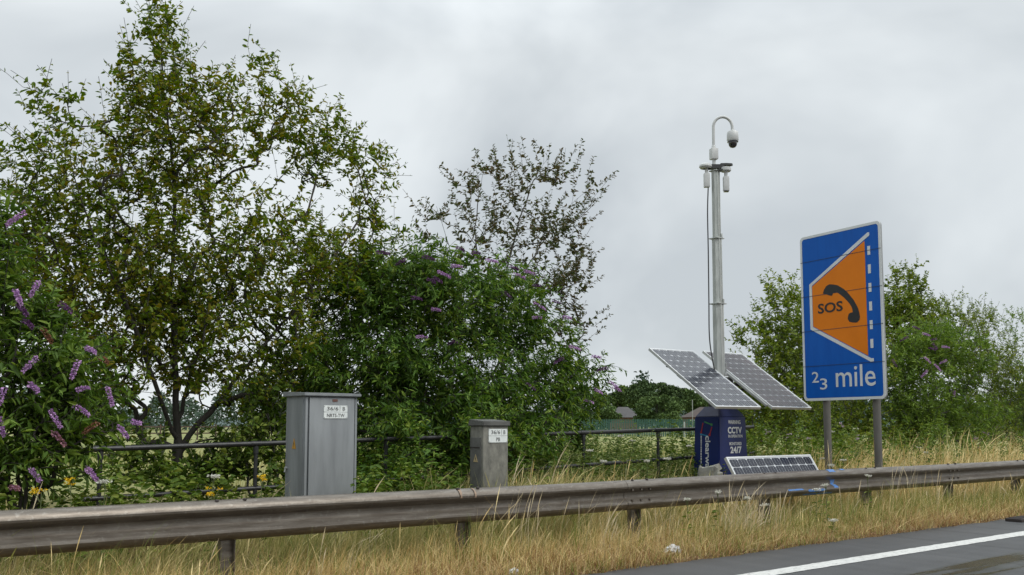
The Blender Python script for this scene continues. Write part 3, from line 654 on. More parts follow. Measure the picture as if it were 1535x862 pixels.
for q in range(kk):
    r_ = (q+1) % kk
    bm.faces.new((vo[1][q], vo[1][r_], vi[1][r_], vi[1][q])); bm.faces.new((vo[0][q], vo[0][r_], vo[1][r_], vo[1][q])); bm.faces.new((vi[1][q], vi[1][r_], vi[0][r_], vi[0][q]))
build('white_border', bm, M['sign_white'], pan, 0)
out = [(.578, 1.175), (.578, 1.128), (-.552, .510), (-.552, -.150), (.540, -.716), (.584, -.716), (.584, -.764), (.530, -.766), (-.602, -.185), (-.602, .535), (.545, 1.177)]
bm = bmesh.new(); poly(bm, fs, out, .004, .008); build('white_outline', bm, M['sign_white'], pan, 0)
bm = bmesh.new(); poly(bm, fs, [(.487, 1.060), (-.546, .498), (-.546, -.143), (.487, -.675)], .004, .0065); build('orange_field', bm, M['sign_orange'], pan, 0)
hand = [(-.329, .359), (-.305, .42), (-.265, .462), (-.230, .482), (-.195, .488), (-.118, .476), (-.037, .452), (.071, .385), (.14, .325), (.198, .259), (.255, .19), (.301, .115), (.335, .05), (.351, -.012), (.362, -.075), (.355, -.118), (.325, -.148), (.285, -.160), (.22, -.150), (.161, -.133), (.137, -.09), (.14, -.06), (.157, -.014), (.19, .001), (.232, .005), (.228, .05), (.209, .097), (.175, .148), (.13, .195), (.08, .245), (.023, .291), (-.03, .33), (-.064, .345), (-.100, .350), (-.132, .344), (-.140, .318), (-.162, .302)]
bm = bmesh.new(); poly(bm, fs, hand, .0065, .0095); build('handset_symbol', bm, M['sign_black'], pan, 0)
for q in range(6):
    zc = .903-q*(.903+.497)/5
    bm = bmesh.new(); poly(bm, fs, [(.535, zc-.067), (.585, zc-.067), (.585, zc+.067), (.535, zc+.067)], .004, .0075); build('dash', bm, M['sign_white'], pan, 0)
text('lettering', 'SOS', fs, -.440, .045, .048, .205, .0066, M['sign_black'], pan, .022, .003)
text('lettering', 'mile', fs, -.128, -1.125, .605, -.795, .0041, M['sign_white'], pan, .004, .003)
text('lettering', '2', fs, -.600, -1.035, -.462, -.865, .0041, M['sign_white'], pan, .004, .003)
text('lettering', '3', fs, -.440, -1.150, -.300, -.975, .0041, M['sign_white'], pan, .004, .003)
bm = bmesh.new()
for z in seams: poly(bm, fs, [(-W_/2+.001, z-.0035), (W_/2-.001, z-.0035+.0), (W_/2-.001, z+.0035), (-W_/2+.001, z+.0035)], .0095, .0102)
build('plank_seam', bm, M['seam'], pan, 0)
for x in (.535, -.40):
    pt = fs.p(x, 0, -.085)
    bm = bmesh.new(); tube(bm, [(pt.x, pt.y, -.1), (pt.x, pt.y, SC.z+H_/2-.12)], .057, 16); po = build('post', bm, M['post_grey'], sign)
    for z in (.9, 0, -.9):
        bm = bmesh.new(); q = fs.p(x, z, -.045); box(bm, q, (.03, .18, .05), .004, Matrix.Rotation(yw+math.pi/2, 3, 'Z')); build('clamp', bm, M['galv'], sign)

# ------------------------------------------------------------------ vegetation machinery
def unit(a): return a/np.maximum(np.linalg.norm(a, axis=-1, keepdims=True), 1e-9)
def leaves_mesh(name, P, A, L, Wd, mat_, parent=None, upb=1.0, fold=.22, curl=.12):
    """P base points, A leaf axes, L lengths, Wd widths"""
    n = len(P); A = unit(A)
    up = unit(np.array([0, 0, 1.])*upb+RNG.normal(0, .55, (n, 3)))
    B = unit(np.cross(A, up)); Nn = np.cross(B, A)
    L = L[:, None]; W = Wd[:, None]
    b = P; t = P+A*L-Nn*L*curl
    m1 = P+A*L*.32; m2 = P+A*L*.70-Nn*L*curl*.4
    V = np.stack([b, m1+B*W*.46+Nn*W*fold, m2+B*W*.36+Nn*W*fold, t, m2-B*W*.36+Nn*W*fold, m1-B*W*.46+Nn*W*fold], 1).reshape(-1, 3)
    i = np.arange(n)[:, None]*6
    Q = np.concatenate([i+np.array([[0, 1, 2, 3]]), i+np.array([[0, 3, 4, 5]])], 0)
    return np_mesh(name, V, Q, mat_, parent)
def lobe_points(lobes, n, N, dr, shell=.42):
    """lobes given as (px, py, rx, ry, weight[, dn]) in photo pixels on the plane n metres from the road"""
    w = np.array([l[2]*l[3]*l[4] for l in lobes], float); w /= w.sum()
    pts = []
    for l, ww in zip(lobes, w):
        k = max(1, int(round(N*ww)))
        c = at_n(l[0], l[1], n+(l[5] if len(l) > 5 else 0)); sc = depth(c)/F
        d = unit(RNG.normal(size=(k, 3))); r = RNG.random(k)[:, None]**shell
        q = d*r
        dd = min(dr, max(l[2], l[3])*sc*1.1)
        pts.append(c+q[:, :1]*_rt*l[2]*sc+q[:, 1:2]*_f0*dd+q[:, 2:]*_u0*l[3]*sc)
    return np.concatenate(pts)
def tubes_np(name, P, par, rad, mat_, parent, minr=0.):
    """frusta along every edge of a branch skeleton"""
    ch = np.array([i for i in range(len(P)) if par[i] >= 0 and rad[i] >= minr]); pa = par[ch]
    Vs, Qs, off = [], [], 0
    for sides, msk in ((9, rad[ch] > .025), (6, (rad[ch] <= .025) & (rad[ch] > .007)), (4, rad[ch] <= .007)):
        c, p = ch[msk], pa[msk]
        if len(c) == 0: continue
        d = unit(P[c]-P[p]); ax = np.where(np.abs(d[:, 2:]) < .9, np.array([[0, 0, 1.]]), np.array([[1., 0, 0]]))
        u = unit(np.cross(d, ax)); v = np.cross(d, u)
        ang = 2*np.pi*np.arange(sides)/sides
        ring = u[:, None]*np.cos(ang)[None, :, None]+v[:, None]*np.sin(ang)[None, :, None]
        r0 = np.minimum(rad[p], rad[c]*1.35)
        A_ = P[p][:, None]+ring*r0[:, None, None]; B_ = (P[c]+d*rad[c][:, None]*.3)[:, None]+ring*rad[c][:, None, None]
        V_ = np.concatenate([A_, B_], 1); m = len(c)
        k_ = np.arange(sides); q = np.stack([k_, (k_+1) % sides, sides+(k_+1) % sides, sides+k_], 1)
        Qs.append((q[None]+(np.arange(m)*2*sides)[:, None, None]+off).reshape(-1, 4)); Vs.append(V_.reshape(-1, 3)); off += m*2*sides
    return np_mesh(name, np.concatenate(Vs), np.concatenate(Qs), mat_, parent, 60)
def plant(root, base, stems, tips, leafmat, barkmat, leaf=(.065, .034), per=14, shoot=(.22, .4), base_r=.07, back=.25, droop=.25, upshoot=.5, spread=.9, tipr=.0025, leaf_sd=.25, centre=None):
    """grow limbs from the base to every tip, put leafy shoots on the tips; returns trunk and crown as parts of root"""
    cap = 4000+len(tips)*14
    P = np.zeros((cap, 3)); par = np.full(cap, -1); D = np.zeros((cap, 3)); n = 0
    P[0] = base; D[0] = (0, 0, 1); n = 1
    for st in stems:
        st = [np.array(x, float) for x in st]
        j = int(np.argmin(np.linalg.norm(P[:n]-st[0], axis=1)))
        for a, b in zip(st[:-1], st[1:]):
            k = max(1, int(np.linalg.norm(b-a)/.16))
            for t in range(1, k+1):
                q = a+(b-a)*t/k+RNG.normal(0, .008, 3)
                P[n] = q; par[n] = j; D[n] = unit(q-P[j]); j = n; n += 1
    cnt = np.zeros(cap)
    order = np.argsort(np.linalg.norm(tips-np.array(base), axis=1))
    ends = []
    for ti in order:
        tip = tips[ti]; d = tip-P[:n]; L = np.linalg.norm(d, axis=1)
        cost = L+.8*np.maximum(0, P[:n, 2]-tip[2]+.25*L)+.25*L*(1-np.einsum('ij,ij->i', d, D[:n])/np.maximum(L, 1e-6))
        j = int(np.argmin(cost)); L = L[j]
        if L < .03: continue
        k = min(12, max(2, int(L/.13))); p0 = P[j]; p1 = p0+D[j]*L*.35+np.array([0, 0, .12*L])+RNG.normal(0, .05*L, 3)
        for t in np.arange(1, k+1)/k:
            q = (1-t)**2*p0+2*t*(1-t)*p1+t*t*tip
            P[n] = q; par[n] = j; D[n] = unit(q-P[j]); j = n; n += 1
        ends.append(j)
    ends = np.array(ends)
    # shoots
    cen = np.mean(tips, 0) if centre is None else np.array(centre)
    m = len(ends); E = P[ends]; outw = unit(E-cen)*np.array([1, 1, .6])
    sd = unit(D[ends]*.7+outw*.5+np.array([0, 0, upshoot])+RNG.normal(0, .35, (m, 3)))
    sl = RNG.uniform(shoot[0], shoot[1], m)
    mid = E+sd*sl[:, None]*.55; end = E+sd*sl[:, None]+np.array([0, 0, -droop*.25])*sl[:, None]
    P = np.concatenate([P[:n], mid, end]); par = np.concatenate([par[:n], ends, n+np.arange(m)])
    N = len(P); cnt = np.zeros(N); cnt[n+m:] = 1
    for i in range(N-1, 0, -1): cnt[par[i]] += cnt[i]
    pw = math.log(base_r/tipr)/math.log(max(cnt[0], 2)); rad = tipr*np.maximum(cnt, 1)**pw
    tubes_np('trunk', P, par, rad, barkmat, root)
    # leaves: along the shoot and the last stretch of twig behind it
    per_i = RNG.poisson(per, m); tot = int(per_i.sum()); own = np.repeat(np.arange(m), per_i)
    t = RNG.random(tot); u = t*(sl[own]+back)-back
    e, d_ = E[own], sd[own]
    Db = unit(D[:n][ends])[own]
    pos = np.where(u[:, None] >= 0, e+d_*u[:, None]+np.array([0, 0, -.25*droop])*np.maximum(u, 0)[:, None]**2/np.maximum(sl[own], .01)[:, None], e+Db*u[:, None])
    rnd = unit(RNG.normal(size=(tot, 3))); rnd -= d_*np.einsum('ij,ij->i', rnd, d_)[:, None]; rnd = unit(rnd)
    A = d_*.55+rnd*spread+np.array([0, 0, -droop])
    L = leaf[0]*np.clip(RNG.normal(1, leaf_sd, tot), .45, 1.7)*(1-.35*np.clip(u/np.maximum(sl[own], .01), 0, 1)); Wd = leaf[1]*L/leaf[0]*RNG.uniform(.8, 1.15, tot)
    pos = pos+RNG.normal(0, .006, (tot, 3))
    leaves_mesh('crown', pos, A, L, Wd, leafmat, root)
    return E, end, sd
def flower_spike(parent, p, d, L, r, mat_, label=None, name='flower_spike'):
    """a tapering panicle of many tiny florets"""
    k = int(130*max(.6, L/.17)); t = RNG.random(k)**.8
    d = unit(np.array(d, float)); ax = unit(np.cross(d, [0.3, .2, 1.])); bx = np.cross(d, ax)
    a = RNG.uniform(0, 2*np.pi, k); rr = r*(1-t)**.55*(.55+.45*np.minimum(1, t*8))*RNG.uniform(.55, 1, k)
    radial = ax*np.cos(a)[:, None]+bx*np.sin(a)[:, None]
    sag = np.array([0, 0, -.18*L])*(t**2)[:, None]
    pos = np.array(p)+d*(t*L)[:, None]+radial*rr[:, None]*.55+sag
    o = leaves_mesh(name, pos, radial+d*.35+RNG.normal(0, .25, (k, 3)), np.full(k, .020)*RNG.uniform(.7, 1.3, k), np.full(k, .017), mat_, parent)
    if label: o['label'] = label
    return o
def pxpts(pts, n): return [at_n(p[0], p[1], n+(p[2] if len(p) > 2 else 0)) for p in pts]

# ------------------------------------------------------------------ the large tree on the left
TN = 11.2
b0 = at_n(265, 690, TN); b0[2] = .05
big = empty('broadleaf_tree', tuple(b0), 'tall loose-crowned green tree with dark forked trunk behind the tube railing', 'tree')
stems = [[b0]+pxpts([(266, 660), (264, 600), (262, 540), (256, 440), (262, 300), (250, 160), (238, 50)], TN),
         pxpts([(266, 640), (286, 560, .1), (325, 440, .3), (395, 300, .4), (465, 210, .4)], TN),
         pxpts([(268, 672), (312, 620, -.1), (385, 530, -.3), (470, 430, -.3), (545, 320, -.2)], TN),
         pxpts([(264, 665), (238, 590, -.2), (195, 470, -.4), (130, 330, -.5), (90, 190, -.4)], TN),
         pxpts([(262, 560), (225, 430, .5), (170, 330, .7), (100, 290, .8)], TN)]
lobes = [(236, 45, 36, 50, .8), (238, 115, 56, 68, .9), (250, 210, 95, 105, .95), (335, 185, 70, 90, .85), (388, 95, 18, 42, .55), (415, 170, 52, 62, .75), (468, 225, 70, 72, .8), (500, 180, 20, 38, .5), (540, 235, 34, 44, .7), (575, 255, 20, 28, .5), (545, 300, 45, 50, .65), (575, 340, 48, 26, .55),
         (125, 280, 85, 105, .72), (88, 155, 30, 50, .38), (38, 165, 20, 40, .26), (20, 235, 36, 50, .4), (192, 110, 20, 36, .4), (30, 330, 60, 75, .75), (300, 370, 210, 115, .8), (140, 430, 130, 110, .9), (60, 430, 70, 90, .6), (510, 400, 70, 55, .8), (440, 400, 110, 85, .8), (310, 490, 190, 80, .95), (170, 550, 100, 60, .85), (350, 570, 110, 48, .75), (430, 565, 55, 65, .9), (265, 470, 60, 60, .9), (390, 640, 40, 40, .4, .3), (205, 640, 35, 35, .25)]
tips = lobe_points(lobes, TN, 2800, 1.25, .40)
plant(big, b0, stems, tips, M['willow'], M['bark'], (.074, .037), 15, (.16, .40), .062, .28, .28, .55)

# second tree, sparse and bronze, behind the dark bush
SN = 12.6
b1 = at_n(752, 690, SN); b1[2] = .05
bro = empty('sparse_tree', tuple(b1), 'thin see-through tree with bronze leaves rising behind the dark flowering bush', 'tree')
stems = [[b1]+pxpts([(754, 600), (752, 500), (756, 420), (775, 340), (800, 270), (822, 235)], SN),
         pxpts([(754, 560), (720, 440), (712, 340), (722, 265)], SN), pxpts([(752, 480), (790, 400, .2), (840, 320, .3), (890, 278, .3)], SN),
         pxpts([(754, 520), (690, 430, -.2), (668, 350, -.2), (655, 310, -.2)], SN), pxpts([(754, 500), (800, 440, .1), (850, 390, .2), (872, 350, .2)], SN)]
lobes = [(722, 272, 45, 30, .7), (765, 262, 30, 30, .7), (815, 250, 35, 26, .7), (850, 272, 45, 30, .8), (885, 285, 22, 22, .7), (780, 330, 80, 60, .8), (845, 340, 50, 50, .8), (860, 400, 32, 50, .8), (700, 330, 45, 50, .55), (655, 318, 18, 30, .35), (640, 350, 25, 35, .4), (810, 410, 60, 45, .7), (835, 455, 55, 45, .7), (860, 490, 40, 40, .5), (740, 390, 60, 30, .6)]
tips = lobe_points(lobes, SN, 290, .8, .5)
plant(bro, b1, stems, tips, M['brown_leaf'], M['bark_grey'], (.078, .040), 23, (.26, .60), .030, .18, .12, 1.0, .9, .0026)

# the dark flowering bush between the cabinets
DN = 11.1
b2 = at_n(660, 690, DN); b2[2] = .1
bush = empty('flowering_bush', tuple(b2), 'wide dark green bush with small purple flower spikes filling the gap behind both cabinets', 'bush')
stems = [[b2]+pxpts([(655, 640), (630, 560), (600, 480), (575, 420)], DN), [b2]+pxpts([(672, 640), (690, 540), (690, 450), (700, 400)], DN), [b2]+pxpts([(690, 650), (740, 560), (770, 480), (785, 430)], DN),
         [b2]+pxpts([(700, 670), (770, 620), (830, 570), (880, 540)], DN), [b2]+pxpts([(630, 660), (570, 590), (520, 520), (490, 440)], DN), [b2]+pxpts([(640, 650), (600, 600, -.5), (560, 560, -.7)], DN)]
lobes = [(530, 450, 62, 62, .8), (600, 440, 85, 66, 1), (690, 450, 95, 72, 1), (770, 470, 66, 72, .95), (825, 540, 55, 68, .9), (865, 590, 42, 52, .75), (895, 560, 22, 30, .4), (560, 560, 92, 90, 1.1), (670, 580, 130, 105, 1.1), (780, 620, 92, 72, 1.0), (590, 670, 72, 58, .9), (700, 680, 75, 45, .8), (800, 680, 40, 40, .5), (480, 540, 42, 80, .7), (850, 645, 30, 35, .5), (720, 640, 60, 55, .5, -1.2), (600, 650, 45, 50, .5, -1.1), (805, 655, 45, 42, .5, -1.2), (560, 400, 60, 40, .6), (650, 405, 60, 40, .6)]
tips = lobe_points(lobes, DN, 2500, 1.15, .36)
plant(bush, b2, stems, tips, M['dark_leaf'], M['bark'], (.105, .030), 24, (.16, .38), .06, .25, .45, .35, .85)
for px, py in ((793, 407), (777, 412), (805, 427), (756, 438), (807, 457), (806, 475), (835, 452), (851, 475), (839, 539), (894, 534), (919, 575), (898, 586), (714, 378), (656, 418), (648, 420), (663, 409), (684, 398), (624, 446), (654, 463), (679, 512), (631, 504), (795, 578), (770, 400), (640, 385), (600, 392), (572, 378), (735, 390), (690, 372), (905, 552), (880, 600), (925, 582), (860, 520)):
    p = at_n(px, py, DN-.75); dk = px < 770 and py < 430
    sx = 1 if random.random() < .8 else -1
    d = np.array(_rt)*sx*random.uniform(.7, 1)+np.array([0, 0, random.uniform(-.35, .15)])+np.array(_f0)*random.uniform(-.4, .3)
    flower_spike(bush, p-unit(d)*.08, d, random.uniform(.13, .20), random.uniform(.02, .027), M['dark_purple'] if random.random() < (.8 if dk else .45) else M['purple'])

# buddleia in the left foreground
LN = 9.0
b3 = at_n(40, 700, LN); b3[2] = .05
bud = empty('buddleia_bush', tuple(b3), 'tall leafy bush with large lilac flower spikes at the left edge', 'bush')
stems = [[b3]+pxpts([(40, 640), (45, 540), (60, 430)], LN), [b3]+pxpts([(25, 630), (10, 520), (0, 400), (10, 320)], LN), [b3]+pxpts([(70, 650), (105, 570), (130, 520)], LN), [b3]+pxpts([(0, 640), (-40, 540), (-60, 420)], LN)]
lobes = [(12, 340, 36, 50, .5), (15, 430, 50, 70, .7), (62, 480, 45, 50, .55), (45, 540, 85, 70, 1), (110, 560, 55, 55, .8), (50, 620, 105, 70, 1), (120, 630, 60, 45, .7), (60, 690, 95, 45, .9), (-50, 420, 60, 120, .8), (-60, 600, 90, 120, .8), (160, 600, 35, 40, .35)]
tips = lobe_points(lobes, LN, 680, .8, .42)
plant(bud, b3, stems, tips, M['left_leaf'], M['bark'], (.105, .030), 19, (.18, .38), .05, .25, .45, .4, .85)
for px, py, kd in ((46, 544, 0), (113, 551, 0), (137, 523, 0), (128, 580, 0), (53, 581, 0), (2, 595, 0), (122, 613, 0), (83, 626, 0), (2, 636, 0), (88, 655, 1), (164, 591, 0), (207, 632, 0), (185, 646, 0), (53, 710, 0), (155, 537, 2), (25, 325, 0), (27, 443, 0), (35, 463, 3), (52, 431, 0), (45, 485, 3), (70, 500, 2), (135, 640, 2), (100, 460, 3), (24, 730, 1), (137, 708, 0), ):
    p = at_n(px, py, LN-.62)
    d = np.array(_rt)*random.choice((-1, 1, 1))*random.uniform(.25, .9)+np.array([0, 0, random.uniform(-.9, .2)])+np.array(_f0)*random.uniform(-.5, .2)
    flower_spike(bud, p-unit(d)*.08, d, random.uniform(.11, .17), random.uniform(.020, .027), (M['purple'], M['pink'], M['rust_flower'], M['dark_purple'])[kd], {1: 'fading pink flower spike', 2: 'spent rust-brown flower spike'}.get(kd))

# shrubs on the right, behind the sign and the tower
def shrub(name, label, n, basepx, lobes, N, leafm, leaf, per, shoot=(.25, .5), flowers=(), spread_d=1.3, base_r=.05, up=.6):
    b = at_n(basepx, 680, n); b[2] = .05
    root = empty(name, tuple(b), label, 'shrub', 'shrubs along the back of the verge')
    big_ = sorted(lobes, key=lambda l: -l[2]*l[3])[:3]
    stems = [[b, (b+at_n(l[0], l[1], n))/2+RNG.normal(0, .1, 3), at_n(l[0], l[1], n)] for l in big_]
    tips = lobe_points(lobes, n, int(N*1.5), spread_d, .42)
    plant(root, b, stems, tips, leafm, M['bark_grey'], (leaf[0]*1.1, leaf[1]*1.15), per+5, shoot, base_r, .3, .2, up, .85, .003)
    for px, py in flowers:
        p = at_n(px, py, n-spread_d*.75); d = np.array(_rt)*random.uniform(-.8, .8)+np.array([0, 0, random.uniform(-.7, .5)])
        flower_spike(root, p, d, random.uniform(.16, .24), .034, M['purple'] if random.random() < .55 else M['dark_purple'])
    return root
shrub('green_shrub', 'upright olive shrub with thin top shoots between the mast and the blue sign', 13.2, 1160,
      [(1160, 440, 20, 28, .5), (1185, 450, 20, 40, .6), (1128, 510, 28, 22, .4), (1165, 500, 42, 55, .8), (1110, 500, 16, 10, .3), (1195, 540, 55, 75, 1), (1150, 580, 52, 62, 1), (1185, 630, 66, 48, 1), (1130, 630, 40, 48, .9), (1220, 500, 40, 80, .8)], 560, M['shrub_leaf'], (.085, .045), 17, (.25, .5))
shrub('green_shrub', 'bushy green shrub standing directly behind the blue sign posts', 13.6, 1280,
      [(1265, 560, 70, 100, 1), (1290, 640, 80, 45, 1), (1250, 640, 60, 45, 1), (1240, 470, 40, 60, .5)], 420, M['shrub_leaf'], (.085, .045), 17)
shrub('green_shrub', 'tall rounded shrub peaking just right of the blue sign', 13.9, 1360,
      [(1360, 425, 30, 26, .8), (1375, 410, 10, 14, .4), (1345, 405, 14, 14, .4), (1365, 465, 40, 40, 1), (1345, 480, 30, 50, .9), (1350, 520, 40, 60, .9), (1390, 480, 40, 34, .6), (1400, 520, 40, 40, .6)], 330, M['shrub_leaf'], (.085, .046), 18, (.2, .4))
shrub('buddleia_shrub', 'grey-green shrub with purple flower spikes to the right of the sign', 12.6, 1395,
      [(1385, 520, 50, 45, 1), (1430, 540, 50, 55, 1), (1370, 580, 58, 60, 1), (1430, 620, 80, 48, 1), (1365, 640, 50, 42, .9)], 620, M['shrub_pale'], (.12, .030), 18, (.2, .42),
      ((1362, 505), (1368, 490), (1382, 500), (1397, 514), (1404, 525), (1400, 545), (1405, 508), (1411, 520), (1337, 538), (1391, 555), (1430, 595), (1385, 535), (1420, 540), (1482, 652), (1466, 655)))
shrub('green_shrub', 'feathery light green shrub with upright shoots near the right edge', 14.8, 1450,
      [(1440, 475, 36, 32, .7), (1428, 460, 10, 18, .4), (1470, 490, 36, 34, .7), (1410, 480, 26, 26, .6), (1455, 530, 60, 45, 1), (1490, 570, 60, 60, 1), (1480, 630, 80, 48, 1)], 620, M['shrub_leaf'], (.075, .030), 18, (.3, .6), (), 1.3, .05, .9)
shrub('green_shrub', 'rightmost shrub with sparse tall shoots running out of the picture', 14.4, 1540,
      [(1522, 490, 14, 34, .35), (1510, 500, 14, 24, .3), (1545, 500, 20, 40, .4), (1530, 570, 40, 55, .8), (1560, 600, 80, 60, 1), (1530, 645, 60, 42, 1)], 480, M['shrub_pale'], (.08, .034), 16, (.3, .6), (), 1.2, .05, .9)

shrub('sapling', 'leafy young green sapling behind the railing just left of the tall cabinet', 10.7, 395, [(400, 610, 40, 50, 1), (370, 670, 50, 45, 1), (425, 660, 30, 60, 1)], 90, M['weed_leaf'], (.075, .042), 14, (.15, .3), (), .5, .02)
shrub('sapling', 'low green thicket behind the railing around the dark forked trunk', 11.0, 290, [(330, 690, 50, 40, 1), (230, 690, 60, 38, .9), (180, 665, 40, 40, .6), (300, 710, 60, 30, 1)], 80, M['weed_leaf'], (.075, .042), 14, (.15, .3), (), .5, .02)
# ------------------------------------------------------------------ weeds and grass
def stems_leaves(name, pts, hts, leafm, leaf, per, lean=.2):
    hts = hts*low_by_tower(pts); n = len(pts); pi = RNG.poisson(per, n); own = np.repeat(np.arange(n), pi); tot = len(own)
    ld = RNG.normal(0, lean, (n, 3)); ld[:, 2] = 0
    t = .15+.85*RNG.random(tot)**.75
    pos = pts[own]+ld[own]*(t**1.5*hts[own])[:, None]+np.array([0, 0, 1.])*(t*hts[own])[:, None]
    a = RNG.uniform(0, 2*np.pi, tot); A = np.stack([np.cos(a), np.sin(a), RNG.uniform(-.45, .55, tot)], 1)
    L = leaf[0]*np.clip(RNG.normal(1, .3, tot), .4, 1.8)*(1.15-.6*t); W = L*leaf[1]/leaf[0]
    o = leaves_mesh(name, pos, A, L, W, leafm); tag(o, kind='stuff'); return o
def scatter(N, s0, s1, n0, n1):
    s = RNG.uniform(s0, s1, N); n = RNG.uniform(n0, n1, N); return np.stack([s, n, hgt(s, n)], 1)
def low_by_tower(P):
    s, n = P[:, 0], P[:, 1]
    return np.where((s > 10.2) & (s < 12.5) & (n > 7.4) & (n < 9.9), .5, 1.)
def blades(name, P, H, W, mat_, lean=.35, wind=(.25, 0), plume=0., rows=5, bend=1.8):
    n = len(P); t = np.linspace(0, 1, rows); H = np.maximum(.025, H*clump(P)*1.15*low_by_tower(P))
    a = RNG.uniform(0, 2*np.pi, n); ld = np.stack([np.cos(a), np.sin(a)], 1)*np.abs(RNG.normal(0, lean, n))[:, None]+np.array(wind)*RNG.uniform(.3, 1.3, n)[:, None]
    fa = RNG.uniform(0, np.pi, n); wv = np.stack([np.cos(fa), np.sin(fa), np.zeros(n)], 1)
    prof_ = (1-t**1.6)*.92+.08; isP = RNG.random(n) < plume
    pp = np.interp(t, [0, .6, .76, .86, .95, 1], [.6, .45, 1.3, 1.9, 1.2, .2])
    pr = np.where(isP[:, None], pp[None], prof_[None])
    hz = H[:, None]*(t-.22*np.minimum(1, np.linalg.norm(ld, axis=1))[:, None]*t**2.5)
    xy = ld[:, None, :]*(H[:, None]*t**bend)[..., None]
    c = P[:, None, :]+np.concatenate([xy, hz[..., None]], -1)
    off = wv[:, None, :]*(W[:, None]*pr*.5)[..., None]
    V = np.stack([c-off, c+off], 2).reshape(-1, 3)
    i = np.arange(n)[:, None]*(2*rows); r = np.arange(rows-1)*2
    Q = (i[:, :, None]+(r[:, None]+np.array([0, 1, 3, 2]))[None]).reshape(-1, 4)
    o = np_mesh(name, V, Q, mat_); tag(o, kind='stuff'); return o
def clump(P):
    a, b = P[:, 0], P[:, 1]
    return .78+.28*np.sin(a*3.1+2*np.sin(b*4))*np.sin(b*6.3+a*1.3)+.22*np.sin(a*9.7+b*11)+.15*np.sin(a*1.15+.5)
def H_(n, m, sd, lo=.05): return np.maximum(lo, RNG.normal(m, sd, n))
# verge strip between road and barrier: density falls off with distance
def strip(N, n0, n1, smin=-1.5, smax=45, p=2.0):
    s = smin+(smax-smin)*RNG.random(N)**p; n = RNG.uniform(n0, n1, N); return np.stack([s, n, hgt(s, n)], 1)
def patch(s, a, b, soft=.7): return sstep(a-soft, a, s)*(1-sstep(b, b+soft, s))
P = strip(52000, 6.20, 7.4); edge_f = sstep(6.15, 6.75, P[:, 1])
blades('straw_grass', P, H_(len(P), .225, .08)*(.45+.55*edge_f), RNG.uniform(.0025, .0055, len(P)), M['straw'], .75, (.12, -.08), .05)
P = strip(36000, 6.13, 6.9); blades('rusty_grass', P, H_(len(P), .13, .05, .03), RNG.uniform(.004, .009, len(P)), M['rusty_grass'], .8, (.1, -.1), 0, 4)
P = strip(19000, 6.2, 7.4); keep = RNG.random(len(P)) < (.12+.6*patch(P[:, 0], 9.5, 60, 3)+.25*(np.sin(P[:, 0]*2.1)*np.sin(P[:, 1]*5+P[:, 0]) > .2))
P = P[keep]; blades('olive_grass', P, H_(len(P), .24, .09)*(.5+.5*sstep(6.15, 6.8, P[:, 1])), RNG.uniform(.004, .008, len(P)), M['mid_grass'], .35, (.2, -.05), .05)
P = strip(44000, 6.15, 7.2); s_, n_ = P[:, 0], P[:, 1]
w = .85*patch(s_, 7.7, 9.8, .5)*(1-sstep(6.5, 6.75, n_))+.75*patch(s_, 9.8, 60, 2)*sstep(6.28, 6.45, n_)+.14+.25*(np.sin(s_*2.7+1)*np.sin(n_*7+s_) > .35)+.4*patch(s_, 5.0, 6.6, .4)*(1-sstep(6.3, 6.42, n_))
P = P[RNG.random(len(P)) < w]; blades('green_grass', P, H_(len(P), .20, .07, .03)*(.5+.85*sstep(6.2, 6.8, P[:, 1])), RNG.uniform(.004, .008, len(P)), M['green_grass'], .5, (.1, -.05), 0, 4)
P = strip(15000, 6.15, 7.1); blades('matted_thatch', P, H_(len(P), .16, .06, .04), RNG.uniform(.003, .006, len(P)), M['straw'], 1.6, (0, -.1), 0, 5)
# tall pale seed stems in front of the barrier (denser tufts)
cs = np.array([(3.2, 6.75), (5.4, 6.8), (6.3, 6.7), (7.3, 6.8), (8.35, 6.75), (8.75, 6.72), (8.55, 6.68), (9.3, 6.8), (10.6, 6.85), (11.8, 6.8), (12.6, 6.75), (13.6, 6.8), (15, 6.8), (17, 6.8)])
NP_ = 400
ci = RNG.integers(0, len(cs), NP_); ci[:150] = RNG.choice([4, 5, 6], 150)
P = np.concatenate([cs[ci]+RNG.normal(0, .10, (NP_, 2))*np.array([2.2, .8]), np.zeros((NP_, 1))], 1); P[:, 2] = hgt(P[:, 0], P[:, 1])
blades('pale_plume_grass', P, H_(NP_, .52, .09, .3), RNG.uniform(.004, .007, NP_), M['pale_grass'], .28, (.25, -.05), .6, 7)
P = strip(520, 6.4, 6.95, -1, 30, 1.3); blades('seeding_grass', P, H_(520, .40, .09, .22), RNG.uniform(.003, .006, 520), M['straw'], .3, (.28, -.04), .7, 7)
# behind the barrier
P = scatter(9000, 6.2, 13.0, 7.3, 10.5); blades('verge_grass_behind', P, H_(len(P), .36, .10), RNG.uniform(.005, .010, len(P)), M['mid_grass'], .35, (.25, -.05), .25, 6)
P = scatter(3000, 6.6, 12.5, 7.3, 9.6); P = P[RNG.random(len(P)) < np.where(P[:, 0] > 9.8, .45, 1)]; blades('straw_grass_behind', P, H_(len(P), .39, .10), RNG.uniform(.005, .009, len(P)), M['straw'], .3, (.3, -.05), .5, 7)
P = scatter(9000, 12.9, 30, 7.3, 10.5); blades('tall_straw_grass', P, H_(len(P), .58, .14), RNG.uniform(.005, .011, len(P)), M['straw'], .35, (.3, -.05), .4, 6)
P = scatter(3800, 10.6, 13.2, 7.2, 9.0); P = P[~((P[:, 0] < 12.45) & (P[:, 1] < 8.2))]; blades('straw_by_posts', P, H_(len(P), .50, .12), RNG.uniform(.004, .009, len(P)), M['straw'], .35, (.2, -.05), .4, 6)
